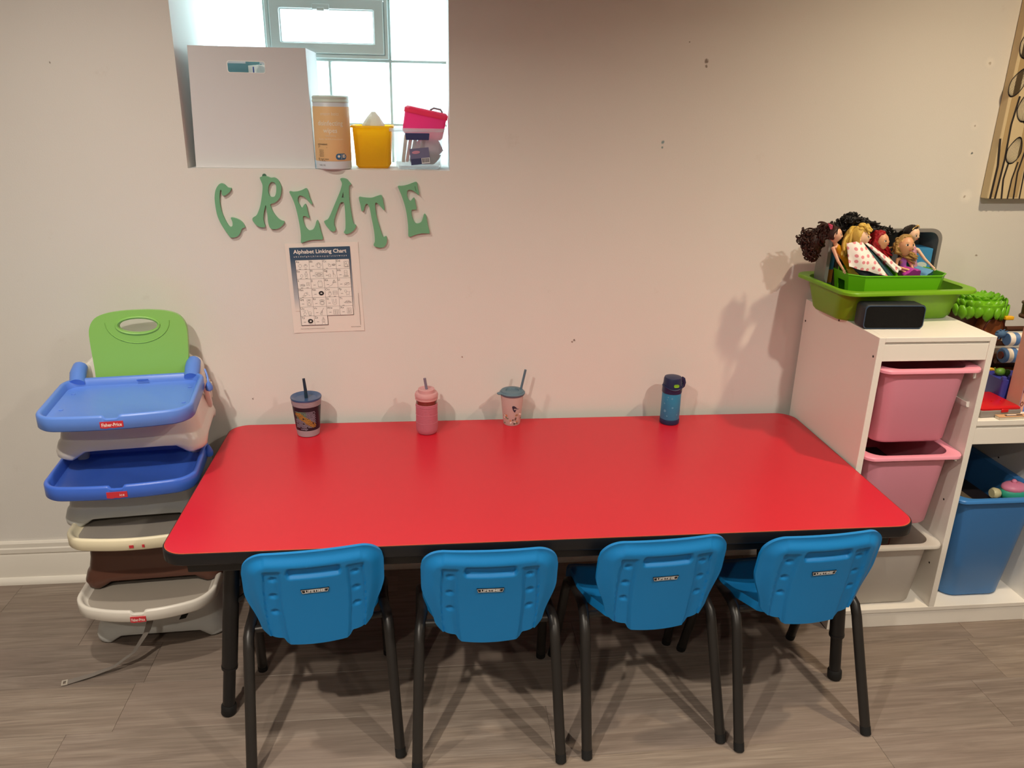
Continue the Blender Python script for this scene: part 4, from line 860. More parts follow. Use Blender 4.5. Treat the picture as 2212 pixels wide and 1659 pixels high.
blob('toy_teapot', 'pink and mint toy with cream spout in the tall blue bin', 'toy', [('toy_body', MB().sphere((0.02, 0, 0), (0.048, 0.034, 0.030)), MINT), ('lid', MB().sphere((0.015, 0, 0.018), (0.040, 0.030, 0.018)).sphere((0.010, 0, 0.038), 0.008, 10, 8), PKT), ('spout', MB().lathe([(0.010, 0), (0.014, 0.004), (0.018, 0.018), (0.014, 0.026)], 16, c=(-0.03, 0, 0), M=Matrix.Rotation(-PI/2, 3, 'Y')), CRT)], (1.690, -0.375, 0.410), 'toys in the bins')
blob('toy_box', 'dark toy box deep inside the tall blue bin', 'toy', [('toy_body', MB().box((0, 0, 0.14), (0.16, 0.26, 0.28)), DKP), ('flap', MB().box((-0.03, -0.02, 0.30), (0.06, 0.20, 0.004), M=Matrix.Rotation(0.4, 3, 'Y')), mat('cardboard', '#8d7a5e', 0.8))], (XC2, -0.25, 0.073), 'toys in the bins')

# ---- on top of the cabinet
LIMEB = mat('lime_bin_plastic', '#74a81c', 0.42, spec=0.4); LIME2 = mat('bright_lime_plastic', '#66b814', 0.36, spec=0.45)
make_bin('shallow_bin', 'shallow olive-lime plastic bin on top of the white cabinet', (1.272, -0.192, 0.9405), LIMEB, 0.214, 0.150, 0.196, 0.125, 0.184, 0.096, 0.097, rz=math.radians(4), lip=0.010, rc_=0.05, rimr=0.045)
def cham(hx, hy, c, z): return [(hx, -hy+c, z), (hx, hy-c, z), (hx-c, hy, z), (-hx+c, hy, z), (-hx, hy-c, z), (-hx, -hy+c, z), (-hx+c, -hy, z), (hx-c, -hy, z)]
tub = thing('doll_tub', 'bright lime plastic tub with cut-out handles set in the shallow bin, full of dolls', 'tub', (1.268, -0.214, 0.9465), math.radians(1))
w = 0.002
def tubwall(a, b, hole=None):
    """one wall of the tub between bottom points and top points, optionally with a hand hole"""
    (x0, y0), (x1, y1), (X0_, Y0_), (X1_, Y1_) = a[0], a[1], b[0], b[1]
    H = 0.124; mb = MB()
    def P(u, v, off=0.0):
        p = Vector((x0, y0, 0)).lerp(Vector((x1, y1, 0)), u); q = Vector((X0_, Y0_, H)).lerp(Vector((X1_, Y1_, H)), u); r = p.lerp(q, v)
        n = Vector((y1-y0, -(x1-x0), 0)).normalized(); return tuple(r-n*off)
    us = [0, 0.25, 0.75, 1] if hole else [0, 1]; vs_ = [0, 0.52, 0.82, 1] if hole else [0, 1]
    for i in range(len(us)-1):
        for k in range(len(vs_)-1):
            if hole and i == 1 and k == 1: continue
            q = [P(us[i], vs_[k]), P(us[i+1], vs_[k]), P(us[i+1], vs_[k+1]), P(us[i], vs_[k+1])]; q2 = [P(us[i], vs_[k], w), P(us[i+1], vs_[k], w), P(us[i+1], vs_[k+1], w), P(us[i], vs_[k+1], w)]
            mb.add(q+q2, [(0, 1, 2, 3), (7, 6, 5, 4), (0, 4, 5, 1), (2, 6, 7, 3), (1, 5, 6, 2), (3, 7, 4, 0)])
    return mb
bot = [(x, y) for x, y, _ in cham(0.130, 0.062, 0.028, 0)]; top = [(x, y) for x, y, _ in cham(0.150, 0.076, 0.033, 0)]
tb_ = MB().add([(x, y, 0.0) for x, y in bot]+[(x, y, 0.002) for x, y in bot], [tuple(range(8)), tuple(range(15, 7, -1))]+[(i, (i+1) % 8, 8+(i+1) % 8, 8+i) for i in range(8)])
for i in range(8):
    j = (i+1) % 8; m = tubwall((bot[i], bot[j]), (top[i], top[j]), hole=(i in (0, 4))); tb_.add(m.v, m.f)
tb_.build('tub_body', LIME2, tub, smooth=None)
MB().tube([(x, y, 0.124) for x, y in top]+[top[0]+(0.124,)], 0.0022, 8).build('rim', LIME2, tub, smooth=30)
# grey tub lying on its side behind the dolls, opening towards the room
GREYT = mat('grey_tub_plastic', '#85817d', 0.45, spec=0.4)
gt = thing('side_tub', 'grey plastic tub on its side behind the dolls holding books', 'tub', (1.270, -0.093, 1.068), math.radians(2))
def gl(hx, hz, r, y): return [(x, y, z) for x, z, _ in rrect(hx, hz, r, 7)]
MB().loft([gl(0.160, 0.098, 0.03, 0.018), gl(0.166, 0.104, 0.035, 0.014), gl(0.172, 0.112, 0.035, -0.060), gl(0.180, 0.118, 0.035, -0.062), gl(0.180, 0.118, 0.035, -0.072), gl(0.169, 0.108, 0.030, -0.072), gl(0.168, 0.107, 0.030, -0.058), gl(0.163, 0.101, 0.03, 0.010)]).build('tub_shell', GREYT, gt, smooth=40)
for i, (x, wd, h, c, lb) in enumerate(((1.116, 0.016, 0.150, '#3f7fae', 'thin blue and orange book standing at the left of the grey tub'), (1.134, 0.012, 0.14, '#5a4f44', 'thin brown book standing in the grey tub beside the blue book'), (1.400, 0.060, 0.160, '#3f8fc4', 'blue picture box standing at the right of the grey tub'))):
    bk_ = thing('book', lb, 'book', (x, -0.124, 0.9665), 0.0, 'books in the grey tub')
    MB().box((0, 0, h/2), (wd, 0.070, h)).build('cover', mat('book_%d' % i, c, 0.45), bk_, smooth=None, bevel=0.001)
    MB().box((0, 0.002, h/2), (wd-0.004, 0.069, h-0.004)).build('pages', mat('book_pages', '#ded4c0', 0.7), bk_, smooth=None)
    if i == 0: MB().box((0, -0.0356, 0.078), (wd-0.001, 0.0008, 0.040)).build('spine_band', mat('orange_print', '#c9793a', 0.5), bk_, smooth=None); MB().box((0, -0.0356, 0.038), (wd-0.001, 0.0008, 0.036)).build('spine_band', mat('green_print', '#6c8a4a', 0.5), bk_, smooth=None)
    if i == 2: MB().prism([[(0.018*math.cos(a), 0.11+0.010*math.sin(a)) for a in [2*PI*k/16 for k in range(16)]]], -0.0359, -0.0351).build('cover_print', mat('pale_print', '#cfd9d4', 0.5), bk_, smooth=None)
# speaker
SPK = mat('charcoal_speaker_case', '#22262c', 0.5); MESH = mat('black_speaker_mesh', '#060607', 0.7, spec=0.2, bump=0.6, bscale=1200); SPB = mat('blue_grey_bezel', '#33465c', 0.4)
sp_ = thing('bluetooth_speaker', 'small black rectangular speaker standing on the front of the white cabinet', 'speaker', (1.207, -0.352, 0.9405), math.radians(-2))
def sl(hx, hz, r, y): return [(x, y, 0.0345+z) for x, z, _ in rrect(hx, hz, r, 6)]
MB().loft([sl(0.082, 0.029, 0.010, 0.028), sl(0.088, 0.0345, 0.012, 0.022), sl(0.088, 0.0345, 0.012, -0.024), sl(0.0865, 0.033, 0.012, -0.026)]).build('case', SPK, sp_, smooth=50)
MB().loft([sl(0.0868, 0.0333, 0.012, -0.0255), sl(0.0868, 0.0333, 0.012, -0.0275), sl(0.0845, 0.031, 0.011, -0.0280), sl(0.0845, 0.031, 0.011, -0.0262)], False, False).build('bezel', SPB, sp_, smooth=50)
MB().loft([sl(0.0845, 0.031, 0.011, -0.0250), sl(0.0845, 0.031, 0.011, -0.0268), sl(0.081, 0.028, 0.010, -0.0274)]).build('grille', MESH, sp_, smooth=50)

# ---- canvas picture on the wall at the right
CNV = mat('beige_canvas', '#d8c49c', 0.75, bump=0.25, bscale=700, vary=0.05); CNL = mat('tan_print', '#b79d70', 0.75); CNI = mat('ink_print', '#2a2220', 0.7); CNP = mat('pale_print2', '#e3d5b4', 0.75)
cv = thing('canvas_picture', 'beige canvas picture of inked flower buds on stems', 'picture', (1.979, -0.002, 1.560))
MB().box((0, -0.016, 0), (0.640, 0.032, 0.600)).build('canvas', CNV, cv, bevel=0.002)
for x, w_ in ((-0.300, 0.020), (-0.235, 0.03), (-0.08, 0.04), (0.08, 0.03), (0.2, 0.04)): MB().box((x, -0.0324, -0.05), (w_, 0.0006, 0.49)).build('tan_band', CNL, cv, smooth=None)
def canvas_stroke(pts, r): 
    return stroke(pts, r).xform(Matrix.Translation((0, -0.0330, 0)))
def bud(cx, cz, rx, rz, tilt):
    fill = MB(); ln = MB(); c_, s_ = math.cos(tilt), math.sin(tilt)
    def R(p): return (cx+p[0]*c_-p[1]*s_, cz+p[0]*s_+p[1]*c_)
    ol = [R((rx*math.sin(a)*(1-0.35*max(0, math.cos(a))), rz*math.cos(a))) for a in [2*PI*k/28 for k in range(29)]]
    fill.add([(x, -0.0327, z) for x, z in ol[:-1]], [tuple(range(28))]); m = canvas_stroke(ol, 0.0016); ln.add(m.v, m.f)
    for k in range(-4, 5):
        pts = [R((rx*k/5*math.sin(a)*(1-0.3*max(0, math.cos(a))), rz*math.cos(a))) for a in [PI*j/12 for j in range(13)]]; m = canvas_stroke(pts, 0.0006); ln.add(m.v, m.f)
    b = fill.build('bud', CNP, cv, smooth=None); ln.build('bud_lines', CNI, b, smooth=None)
for cx, cz, rx, rz, ti in ((-0.302, 0.040, 0.022, 0.042, -0.38), (-0.264, -0.154, 0.023, 0.040, -0.22), (-0.262, -0.033, 0.023, 0.038, 0.1), (-0.296, 0.148, 0.024, 0.042, -0.1), (-0.10, 0.12, 0.026, 0.045, 0.2), (0.02, 0.0, 0.026, 0.045, -0.2), (0.14, 0.14, 0.026, 0.045, 0.1), (0.24, -0.02, 0.026, 0.045, 0.2)): bud(cx, cz, rx, rz, ti)
for pts, r in (([(-0.310, -0.30), (-0.308, -0.20), (-0.3195, -0.12)], 0.0035), ([(-0.294, -0.30), (-0.290, -0.18), (-0.294, -0.08), (-0.286, 0.002)], 0.0032), ([(-0.272, -0.30), (-0.280, -0.24), (-0.275, -0.193)], 0.0028), ([(-0.252, -0.30), (-0.252, -0.24), (-0.244, -0.188)], 0.0024), ([(-0.232, -0.30), (-0.238, -0.22), (-0.222, -0.10), (-0.255, -0.070)], 0.0028), ([(-0.212, -0.30), (-0.22, -0.1), (-0.262, 0.02), (-0.294, 0.108)], 0.0022), ([(-0.12, -0.30), (-0.10, 0.075)], 0.003), ([(0.0, -0.30), (0.02, -0.045)], 0.003), ([(0.12, -0.30), (0.14, 0.095)], 0.003), ([(0.22, -0.30), (0.24, -0.065)], 0.003)):
    canvas_stroke(pts, r).build('stem', CNI, cv, smooth=None)

# ================================================================== THINGS ON THE WINDOW SILL
SZ = WZ0
FOAM = mat('white_foam_board', '#dcdcdf', 0.7, bump=0.05, bscale=300)
bx = thing('open_box', 'large white open-topped box with a hand hole filling the left of the window', 'box', (-0.570, 0.150, SZ+0.0005), math.radians(0.8))
hxb, hyb, Hb, th = 0.166, 0.128, 0.322, 0.004
MB().prism([[(-hxb, 0), (hxb, 0), (hxb-0.006, Hb), (-hxb+0.012, Hb)], [(x, z) for x, z, _ in reversed(rrect(0.050, 0.0145, 0.006, 4, -0.003, 0.270))]], -hyb, -hyb+th).build('front_panel', FOAM, bx, smooth=None)
MB().prism([[(-hxb, 0), (hxb, 0), (hxb-0.006, Hb), (-hxb+0.012, Hb)]], hyb-th, hyb).build('back_panel', FOAM, bx, smooth=None)
for sx in (-1, 1):
    xb, xt = sx*hxb, (hxb-0.006 if sx > 0 else -hxb+0.012)
    MB().loft([[(xb, -hyb+th, 0), (xb-sx*th, -hyb+th, 0), (xb-sx*th, hyb-th, 0), (xb, hyb-th, 0)], [(xt, -hyb+th, Hb), (xt-sx*th, -hyb+th, Hb), (xt-sx*th, hyb-th, Hb), (xt, hyb-th, Hb)]]).build('side_panel', FOAM, bx, smooth=None)
MB().box((0, 0, th/2), (2*hxb-0.01, 2*hyb-0.01, th)).build('bottom_panel', FOAM, bx, smooth=None)
MB().prism([[(x, z) for x, z, _ in rrect(0.0515, 0.0160, 0.0065, 4, -0.003, 0.270)], [(x, z) for x, z, _ in reversed(rrect(0.0495, 0.0140, 0.0055, 4, -0.003, 0.270))]], -hyb-0.0006, -hyb+0.001).build('hand_hole_edge', mat('white_paper_edge', '#f6f6f4', 0.6), bx, smooth=None)
ct = thing('tissue_carton', 'white and red paper carton seen through the hand hole of the box', 'carton', (-0.530, 0.160, SZ+0.0046), 0.5)
MB().box((0, 0, 0.137), (0.10, 0.10, 0.275)).build('carton_body', mat('carton_white', '#efe9dd', 0.6), ct, smooth=None, bevel=0.001)
MB().box((0.02, -0.0506, 0.245), (0.05, 0.0012, 0.05)).build('red_print', mat('carton_red', '#c8473f', 0.6), ct, smooth=None); MB().box((-0.0506, 0, 0.24), (0.0012, 0.008, 0.06)).build('blue_print', mat('carton_blue', '#3a4fa0', 0.6), ct, smooth=None)
fd = thing('teal_folder', 'teal folder standing inside the white box behind the hand hole', 'folder', (-0.620, 0.190, SZ+0.0046), 0.0)
MB().box((0, 0, 0.14), (0.12, 0.006, 0.28)).build('folder_cover', mat('teal_card', '#5c8a92', 0.6), fd, smooth=None); MB().box((0.035, -0.004, 0.283), (0.04, 0.002, 0.014)).build('tab', mat('teal_card', '#5c8a92', 0.6), fd, smooth=None)
# wipes canister
WP = mat('white_canister_plastic', '#d3d8e0', 0.4); OR = mat('pale_orange_label', '#e9c08a', 0.5); WL = mat('label_white', '#f1e6d2', 0.5); LD = mat('label_dark', '#5d5348', 0.6)
cn = thing('wipes_canister', 'orange and white disinfecting wipes canister standing on the sill edge', 'canister', (-0.349, 0.034, SZ+0.0005)); RCN = 0.0512
MB().lathe([(0.046, 0), (0.0505, 0.003), (0.0505, 0.182), (0.048, 0.185)], 48).build('body', WP, cn, smooth=40)
MB().lathe([(0.0508, 0.024), (RCN, 0.025), (RCN, 0.170), (0.0508, 0.171)], 48, cap0=False, cap1=False).build('label', OR, cn, smooth=40)
MB().lathe([(0.050, 0.181), (0.0518, 0.183), (0.0518, 0.188), (0.0505, 0.190), (0.0512, 0.192), (0.0512, 0.197), (0.048, 0.200), (0.02, 0.201)], 48).build('lid', mat('pale_mint_lid', '#cfded6', 0.4), cn, smooth=40)
def lab(body, size, x, z, m, width=None, bold=0.0, name='lettering'):
    return wrap(text_mb(body, size, width=width, bold=bold).xform(Matrix.Translation((x, -0.0005, z))), RCN, a0=-PI/2+0.0).build(name, m, cn, smooth=None)
lab('amazon basics', 0.013, 0, 0.152, WL, 0.052); lab('disinfecting', 0.0185, 0, 0.1265, WL, 0.074, 0.0003); lab('wipes', 0.0185, 0, 0.107, WL, 0.040, 0.0003)
lab('cleaning & disinfecting', 0.006, 0, 0.093, WL, 0.03); lab('bleach free  kills 99.9% of viruses & bacteria', 0.006, 0, 0.084, WL, 0.072)
lab('ACTIVE INGREDIENTS', 0.0052, -0.026, 0.0695, LD, 0.032, 0.0001); lab('270', 0.0052, -0.0375, 0.0645, LD); wrap(MB().box((-0.026, -0.0005, 0.061), (0.030, 0.0004, 0.0008)), RCN).build('rule', LD, cn, smooth=None)
for k in range(6): lab('ingredient line', 0.0042, -0.030, 0.0545-0.0035*k, LD, 0.016-0.002*(k % 2)); 
lab('85 count wipes', 0.007, -0.025, 0.0300, LD, 0.034); lab('7 x 8 in', 0.0065, -0.030, 0.0245+0.001, LD, 0.022); lab('1 LB 2 OZ', 0.0055, -0.030, 0.013, LD, 0.020)
def pill(u, v, y):
    x = (2*u-1)*0.0165; k = abs(x)-0.0080; h = 0.0085 if k <= 0 else math.sqrt(max(0.0, 0.0085**2-k*k)); return (0.028+x, y, 0.0365+(2*v-1)*h)
wrap(MB().shell(lambda u, v: pill(u, v, -0.0006), lambda u, v: pill(u, v, 0.0004), 20, 4), RCN).build('count_badge', mat('badge_blue', '#35678f', 0.5), cn, smooth=None)
wrap(text_mb('85', 0.013, width=0.009, bold=0.0003).xform(Matrix.Translation((0.036, -0.0012, 0.0375))), RCN).build('count_number', WL, cn, smooth=None)
wrap(MB().prism([ell(0.0205, 0.0375, 0.0036, 0.0036)[:-1]], -0.0012, -0.0004).box((0.0285, -0.0010, 0.0365), (0.0006, 0.0005, 0.013)), RCN).build('badge_icon', WL, cn, smooth=None)
# yellow tub
YT = mat('yellow_translucent_tub', '#ffdc3c', 0.4, trans=0.65)
yt = make_bin('yellow_tub', 'yellow plastic tub on the sill between the wipes canister and the clear bin', (-0.238, 0.105, SZ+0.0005), YT, 0.062, 0.066, 0.056, 0.060, 0.050, 0.054, 0.120, lip=0.006, rc_=0.014, cat='tub', rimr=0.016)
pp = thing('paper_bag', 'crumpled white paper poking out of the yellow tub', 'paper', (-0.235, 0.120, SZ+0.012)); random.seed(4)
MB().loft([[(0.038*math.cos(a)*k+random.uniform(-.003, .003), 0.03*math.sin(a)*k, z) for a in [2*PI*i/10 for i in range(10)]] for k, z in ((0.8, 0.0), (1.0, 0.06), (0.85, 0.11), (0.45, 0.132), (0.12, 0.146))]).build('paper_sheet', mat('white_paper', '#efeee6', 0.7, trans=0.3), pp, smooth=20)
# clear latch bin
CB = mat('clear_bin_plastic', '#eef2f4', 0.15, trans=0.5, alpha=0.34); NVY = mat('navy_latch', '#3b3f6e', 0.4)
cbn = make_bin('clear_latch_bin', 'clear plastic latch bin full of craft bits at the right end of the sill', (-0.104, 0.100, SZ+0.0005), CB, 0.083, 0.088, 0.076, 0.082, 0.066, 0.074, 0.116, lip=0.010, rc_=0.016, cat='bin', rimr=0.014)
MB().prism([[(-0.033, -0.010), (0.033, -0.010), (0.035, 0.009), (-0.035, 0.009)]], -0.005, 0.002).build('front_latch', NVY, cbn, loc=(-0.002, -0.090, 0.094), smooth=None, bevel=0.0015)
cd = MB().box((0, 0, 0), (0.056, 0.0008, 0.046)).build('label_card', mat('card_violet', '#6f6f92', 0.55), cbn, loc=(0.004, -0.079, 0.038), rot=(0, -0.10, 0), smooth=None)
MB().prism([ell(-0.010, 0.012, 0.012, 0.0045)[:-1]], -0.0012, -0.0003).build('logo_oval', mat('card_pink', '#c98fa8', 0.5), cd, smooth=None)
MB().box((-0.012, -0.0007, -0.014), (0.030, 0.0006, 0.017)).build('barcode_panel', mat('card_navy', '#3d4168', 0.5), cd, smooth=None)
bc = MB(); bc2 = MB().box((0.0155, -0.0007, -0.0135), (0.024, 0.0006, 0.016)); random.seed(9); x = 0.005
while x < 0.0255:
    ww = random.choice((0.0006, 0.001, 0.0015)); bc.box((x+ww/2, -0.0011, -0.0125), (ww, 0.0004, 0.012)); x += ww+0.0009
bc2.build('barcode_ground', mat('card_white', '#e8e6ea', 0.5), cd, smooth=None); bc.build('barcode', mat('card_ink', '#26263a', 0.6), cd, smooth=None)
random.seed(21)
CR = [('#c9a24a', 'crayon', 'yellow craft stick in the clear bin'), ('#d0685a', 'crayon', 'red-orange craft stick in the clear bin'), ('#7d8a8c', 'crayon', 'grey craft stick in the clear bin'), ('#4a5a80', 'scissors', ''), ('#3a4250', 'crayon', 'dark craft stick in the clear bin')]
for i, (c, k, l) in enumerate(CR):
    if k == 'scissors': continue
    a = 0.5+0.25*i; st_ = thing('craft_stick', l, 'craft stick', (-0.150+0.011*i, 0.075+0.006*i, SZ+0.018), group='craft bits in the clear bin')
    MB().tube([(0, 0, 0), (0.030*math.sin(a)*0.7, 0.004, 0.075)], 0.005, 8).build('stick_body', mat('craft_%d' % i, c, 0.5), st_); MB().tube([(0.030*math.sin(a)*0.7, 0.004, 0.075), (0.033*math.sin(a)*0.7, 0.0043, 0.083)], [0.005, 0.0015], 8).build('stick_tip', mat('craft_tip', '#e8e0d0', 0.5), st_)
dk = thing('dark_dish', 'dark blue dish lying at the bottom of the clear bin', 'dish', (-0.080, 0.100, SZ+0.0112)); MB().lathe([(0.022, 0), (0.035, 0.012), (0.042, 0.024), (0.040, 0.024), (0.020, 0.004)], 24).build('dish_body', mat('dark_blue_dish', '#2c4258', 0.4), dk)
MB().lathe([(0.041, 0.0235), (0.0435, 0.025), (0.041, 0.0262)], 24, cap0=False, cap1=False).build('dish_rim', mat('dark_blue_dish', '#2c4258', 0.4), dk)
cp_ = thing('crumpled_paper', 'crumpled pale paper inside the clear bin behind its label card', 'paper', (-0.078, 0.128, SZ+0.0372)); random.seed(14)
MB().loft([[(0.050*math.cos(a)*k*random.uniform(.8, 1.1), 0.030*math.sin(a)*k*random.uniform(.8, 1.1), z+random.uniform(-.004, .004)) for a in [2*PI*i/12 for i in range(12)]] for k, z in ((0.7, 0.0), (1.0, 0.014), (0.95, 0.030), (0.6, 0.044), (0.2, 0.050))]).build('paper_sheet', mat('pale_lilac_paper', '#d6d0de', 0.7, trans=0.3), cp_, smooth=15)
# pink lidded case resting on the clear bin
HP = mat('hot_pink_plastic', '#ff6ab4', 0.38, trans=0.6)
pk = thing('pink_case', 'hot pink lidded plastic case tilted on top of the clear bin', 'case', (-0.092, 0.118, SZ+0.094), rot=(0, math.radians(11), 0))
MB().loft([rrect(0.054, 0.040, 0.012, 5, z=-0.004), rrect(0.060, 0.044, 0.012, 5, z=0.004), rrect(0.062, 0.046, 0.012, 5, z=0.060)]).build('case_body', HP, pk, smooth=50)
MB().loft([rrect(0.0645, 0.0485, 0.013, 5, z=0.056), rrect(0.0645, 0.0485, 0.013, 5, z=0.068), rrect(0.058, 0.042, 0.012, 5, z=0.074)]).build('case_lid', mat('deep_pink_plastic', '#ff5a8c', 0.38, trans=0.55), pk, smooth=50)
MB().tube([(0.010, 0, 0.074), (0.020, 0, 0.082), (0.040, 0, 0.082), (0.048, 0, 0.074)], 0.003, 8).build('lid_handle', mat('grey_handle', '#8c8c92', 0.4), pk)

# ================================================================== DOLLS
def frame(fwd, roll=0.0):
    f = Vector(fwd).normalized(); r = f.cross(Vector((0, 0, 1))).normalized(); u = r.cross(f)
    M = Matrix((r, f, u)).transposed(); return M@Matrix.Rotation(roll, 3, 'Y')
def head_mesh(s):
    """doll head facing +y: rounded skull, tapered jaw, nose, ears"""
    mb = MB()
    def P(th, ph):
        z = -math.cos(ph); q = math.sin(ph); x, y = q*math.cos(th), q*math.sin(th)
        jaw = sstep(0.1, -1.0, z); sx = 0.80*(1-0.42*jaw); sy = 0.92*(1-0.18*jaw)+(0.06*jaw if y > 0 else -0.10*jaw)
        nose = math.exp(-((x/0.10)**2+((z+0.16)/0.13)**2))*0.17*(1 if y > 0 else 0)
        eye = math.exp(-(((abs(x)-0.33)/0.16)**2+((z-0.04)/0.10)**2))*-0.05*(1 if y > 0 else 0)
        lip = math.exp(-((x/0.18)**2+((z+0.48)/0.07)**2))*0.05*(1 if y > 0 else 0)
        return (x*sx*s, (y*sy+nose+eye+lip)*s, z*1.08*s)
    nu, nv = 36, 26
    mb.loft([[P(2*PI*i/nu, PI*k/nv) for i in range(nu)] for k in range(1, nv)])
    for sx in (-1, 1): mb.sphere((sx*0.78*s, -0.05*s, -0.12*s), (0.10*s, 0.14*s, 0.22*s), 10, 8)
    return mb
SKIN = {'fair': mat('fair_doll_vinyl', '#e8b496', 0.45, sss=0.1), 'tan': mat('tan_doll_vinyl', '#d8a078', 0.45, sss=0.1), 'pale': mat('pale_doll_vinyl', '#f0c8a8', 0.45, sss=0.1)}
EYEW = mat('eye_white', '#f4f0ea', 0.3); EYED = mat('eye_dark', '#2e2018', 0.3)
def doll(label, head, s, fwd, roll, skin, neck, hip, top, skirt, arms, hairc, strands, lip='#c04a50', cap=1.07, skirt_to=None, skirt_r=0.03, seed=1, hairdark=0.12, bod_r=0.0125, cores=(), curls=()):
    t = thing('fashion_doll', label, 'doll', (hip[0], hip[1], hip[2]), 0, 'dolls sitting in the lime tub')
    O = Vector(hip); L = lambda p: Vector(p)-O; sk = SKIN[skin]
    H = L(head); F = frame(fwd, roll)
    # body: torso, neck, arms and hands merged to one skin
    mb = MB(); N = L(neck); chest = N.lerp(Vector((0, 0, 0)), 0.25); waist = N.lerp(Vector((0, 0, 0)), 0.68)
    mb.tube([H-F@Vector((0, 0, 0.75*s)), N+Vector((0, 0, 0.002)), chest], [0.0055, 0.0058, 0.010], 10)
    mb.tube([chest, waist, Vector((0, 0, 0))], [0.0115, 0.0085, 0.0125], 12)
    for a in arms:
        p = [L(q) for q in a]; mb.tube([chest.lerp(N, 0.5), p[0], p[1], p[2]], [0.0065, 0.0055, 0.0042, 0.0032], 8)
        d = (p[2]-p[1]).normalized(); sd = d.cross(Vector((0, -1, 0.3))).normalized()
        mb.sphere(tuple(p[2]+d*0.003), (0.0042, 0.0035, 0.0042), 8, 6)
        for k in range(4): mb.tube([p[2]+d*0.004+sd*0.0014*(k-1.5), p[2]+d*(0.0115-0.001*abs(k-1.3))+sd*0.0019*(k-1.5)+Vector((0, 0, -0.001))], [0.0011, 0.0009], 5)
        mb.tube([p[2]+d*0.001+sd*0.003, p[2]+d*0.006+sd*0.0055], [0.0012, 0.0010], 5)
    b = mb.build('body', sk, t, smooth=180)
    rm = b.modifiers.new('skin_over', 'REMESH'); rm.mode = 'VOXEL'; rm.voxel_size = 0.0009; rm.use_smooth_shade = True
    smo = b.modifiers.new('smooth', 'SMOOTH'); smo.iterations = 2
    # head with face
    M4 = Matrix.Translation(H)@F.to_4x4()
    hd = head_mesh(s).xform(M4).build('head', sk, t, smooth=180)
    for sx in (-1, 1):
        MB().sphere((0, 0, 0), (0.185*s, 0.055*s, 0.125*s), 12, 8).xform(M4@Matrix.Translation((sx*0.33*s, 0.765*s, 0.03*s))@Matrix.Rotation(-sx*0.40, 4, 'Z')).build('eye_white', EYEW, hd)
        MB().sphere((0, 0, 0), (0.105*s, 0.05*s, 0.112*s), 12, 8).xform(M4@Matrix.Translation((sx*0.33*s, 0.800*s, 0.03*s))@Matrix.Rotation(-sx*0.40, 4, 'Z')).build('iris', EYED, hd)
        MB().tube([tuple(M4@Vector((sx*x*s, y*s, z*s))) for x, y, z in ((0.14, 0.86, 0.24), (0.33, 0.80, 0.31), (0.50, 0.68, 0.25))], 0.022*s, 6).build('eyebrow', mat('brow_'+hairc, hairc, 0.7), hd)
        MB().tube([tuple(M4@Vector((sx*x*s, y*s, z*s))) for x, y, z in ((0.17, 0.83, 0.10), (0.33, 0.82, 0.155), (0.50, 0.70, 0.09))], 0.025*s, 6).build('eyelash', EYED, hd)
    MB().sphere((0, 0, 0), (0.15*s, 0.05*s, 0.05*s), 12, 8).xform(M4@Matrix.Translation((0, 0.835*s, -0.48*s))).build('lips', mat('lip_'+lip, lip, 0.35), hd)
    # bodice
    ax = (Vector((0, 0, 0))-N); Q = ax.normalized().to_track_quat('-Z', 'Y').to_matrix(); lb_ = ax.length
    bd_ = MB().lathe([(bod_r*0.80, lb_*0.96), (bod_r*1.05, lb_*0.80), (bod_r*0.86, lb_*0.42), (bod_r*1.1, 0.0)], 20)
    bd_.v = [tuple(Q@Vector((x, y*0.85, z))) for x, y, z in bd_.v]; bd_.build('bodice', top, t, smooth=60)
    if skirt_to is not None:
        E_ = L(skirt_to); pth = [Vector((0, 0, 0))+(-E_)*0.12, E_*0.35, E_*0.75, E_]; rs = [bod_r*1.08, skirt_r*0.7, skirt_r*0.95, skirt_r]
        n = 28; loops = []
        T_ = E_.normalized(); A = T_.cross(Vector((0, 1, 0.2))).normalized(); B = T_.cross(A).normalized()
        for p, r in zip(pth, rs):
            loops.append([p+(A*math.cos(2*PI*i/n)+B*math.sin(2*PI*i/n))*r*(1+0.10*math.sin(i*2*PI*7/n)*(r/skirt_r)) for i in range(n)])
        MB().loft(loops).build('skirt', skirt, t, smooth=60)
    # hair: close cap plus locks
    random.seed(seed); mb = MB(); hm = mat('hair_'+hairc, hairc, 0.42, spec=0.4, bump=0.5, bscale=500)
    nu, nv = 30, 20; loops = []
    def C(th, ph):
        z = -math.cos(ph); q = math.sin(ph); x, y = q*math.cos(th), q*math.sin(th)
        face = sstep(0.02, 0.22, y-max(0, z-0.1)*0.55)*sstep(0.80, 0.62, z)
        k = cap*(1-0.42*face)+0.03*math.sin(9*th+5*z); return M4@Vector((x*0.84*s*k, y*0.94*s*k-0.04*s, z*1.06*s*k+0.03*s))
    mb.loft([[C(2*PI*i/nu, PI*k/nv) for i in range(nu)] for k in range(6, nv)])
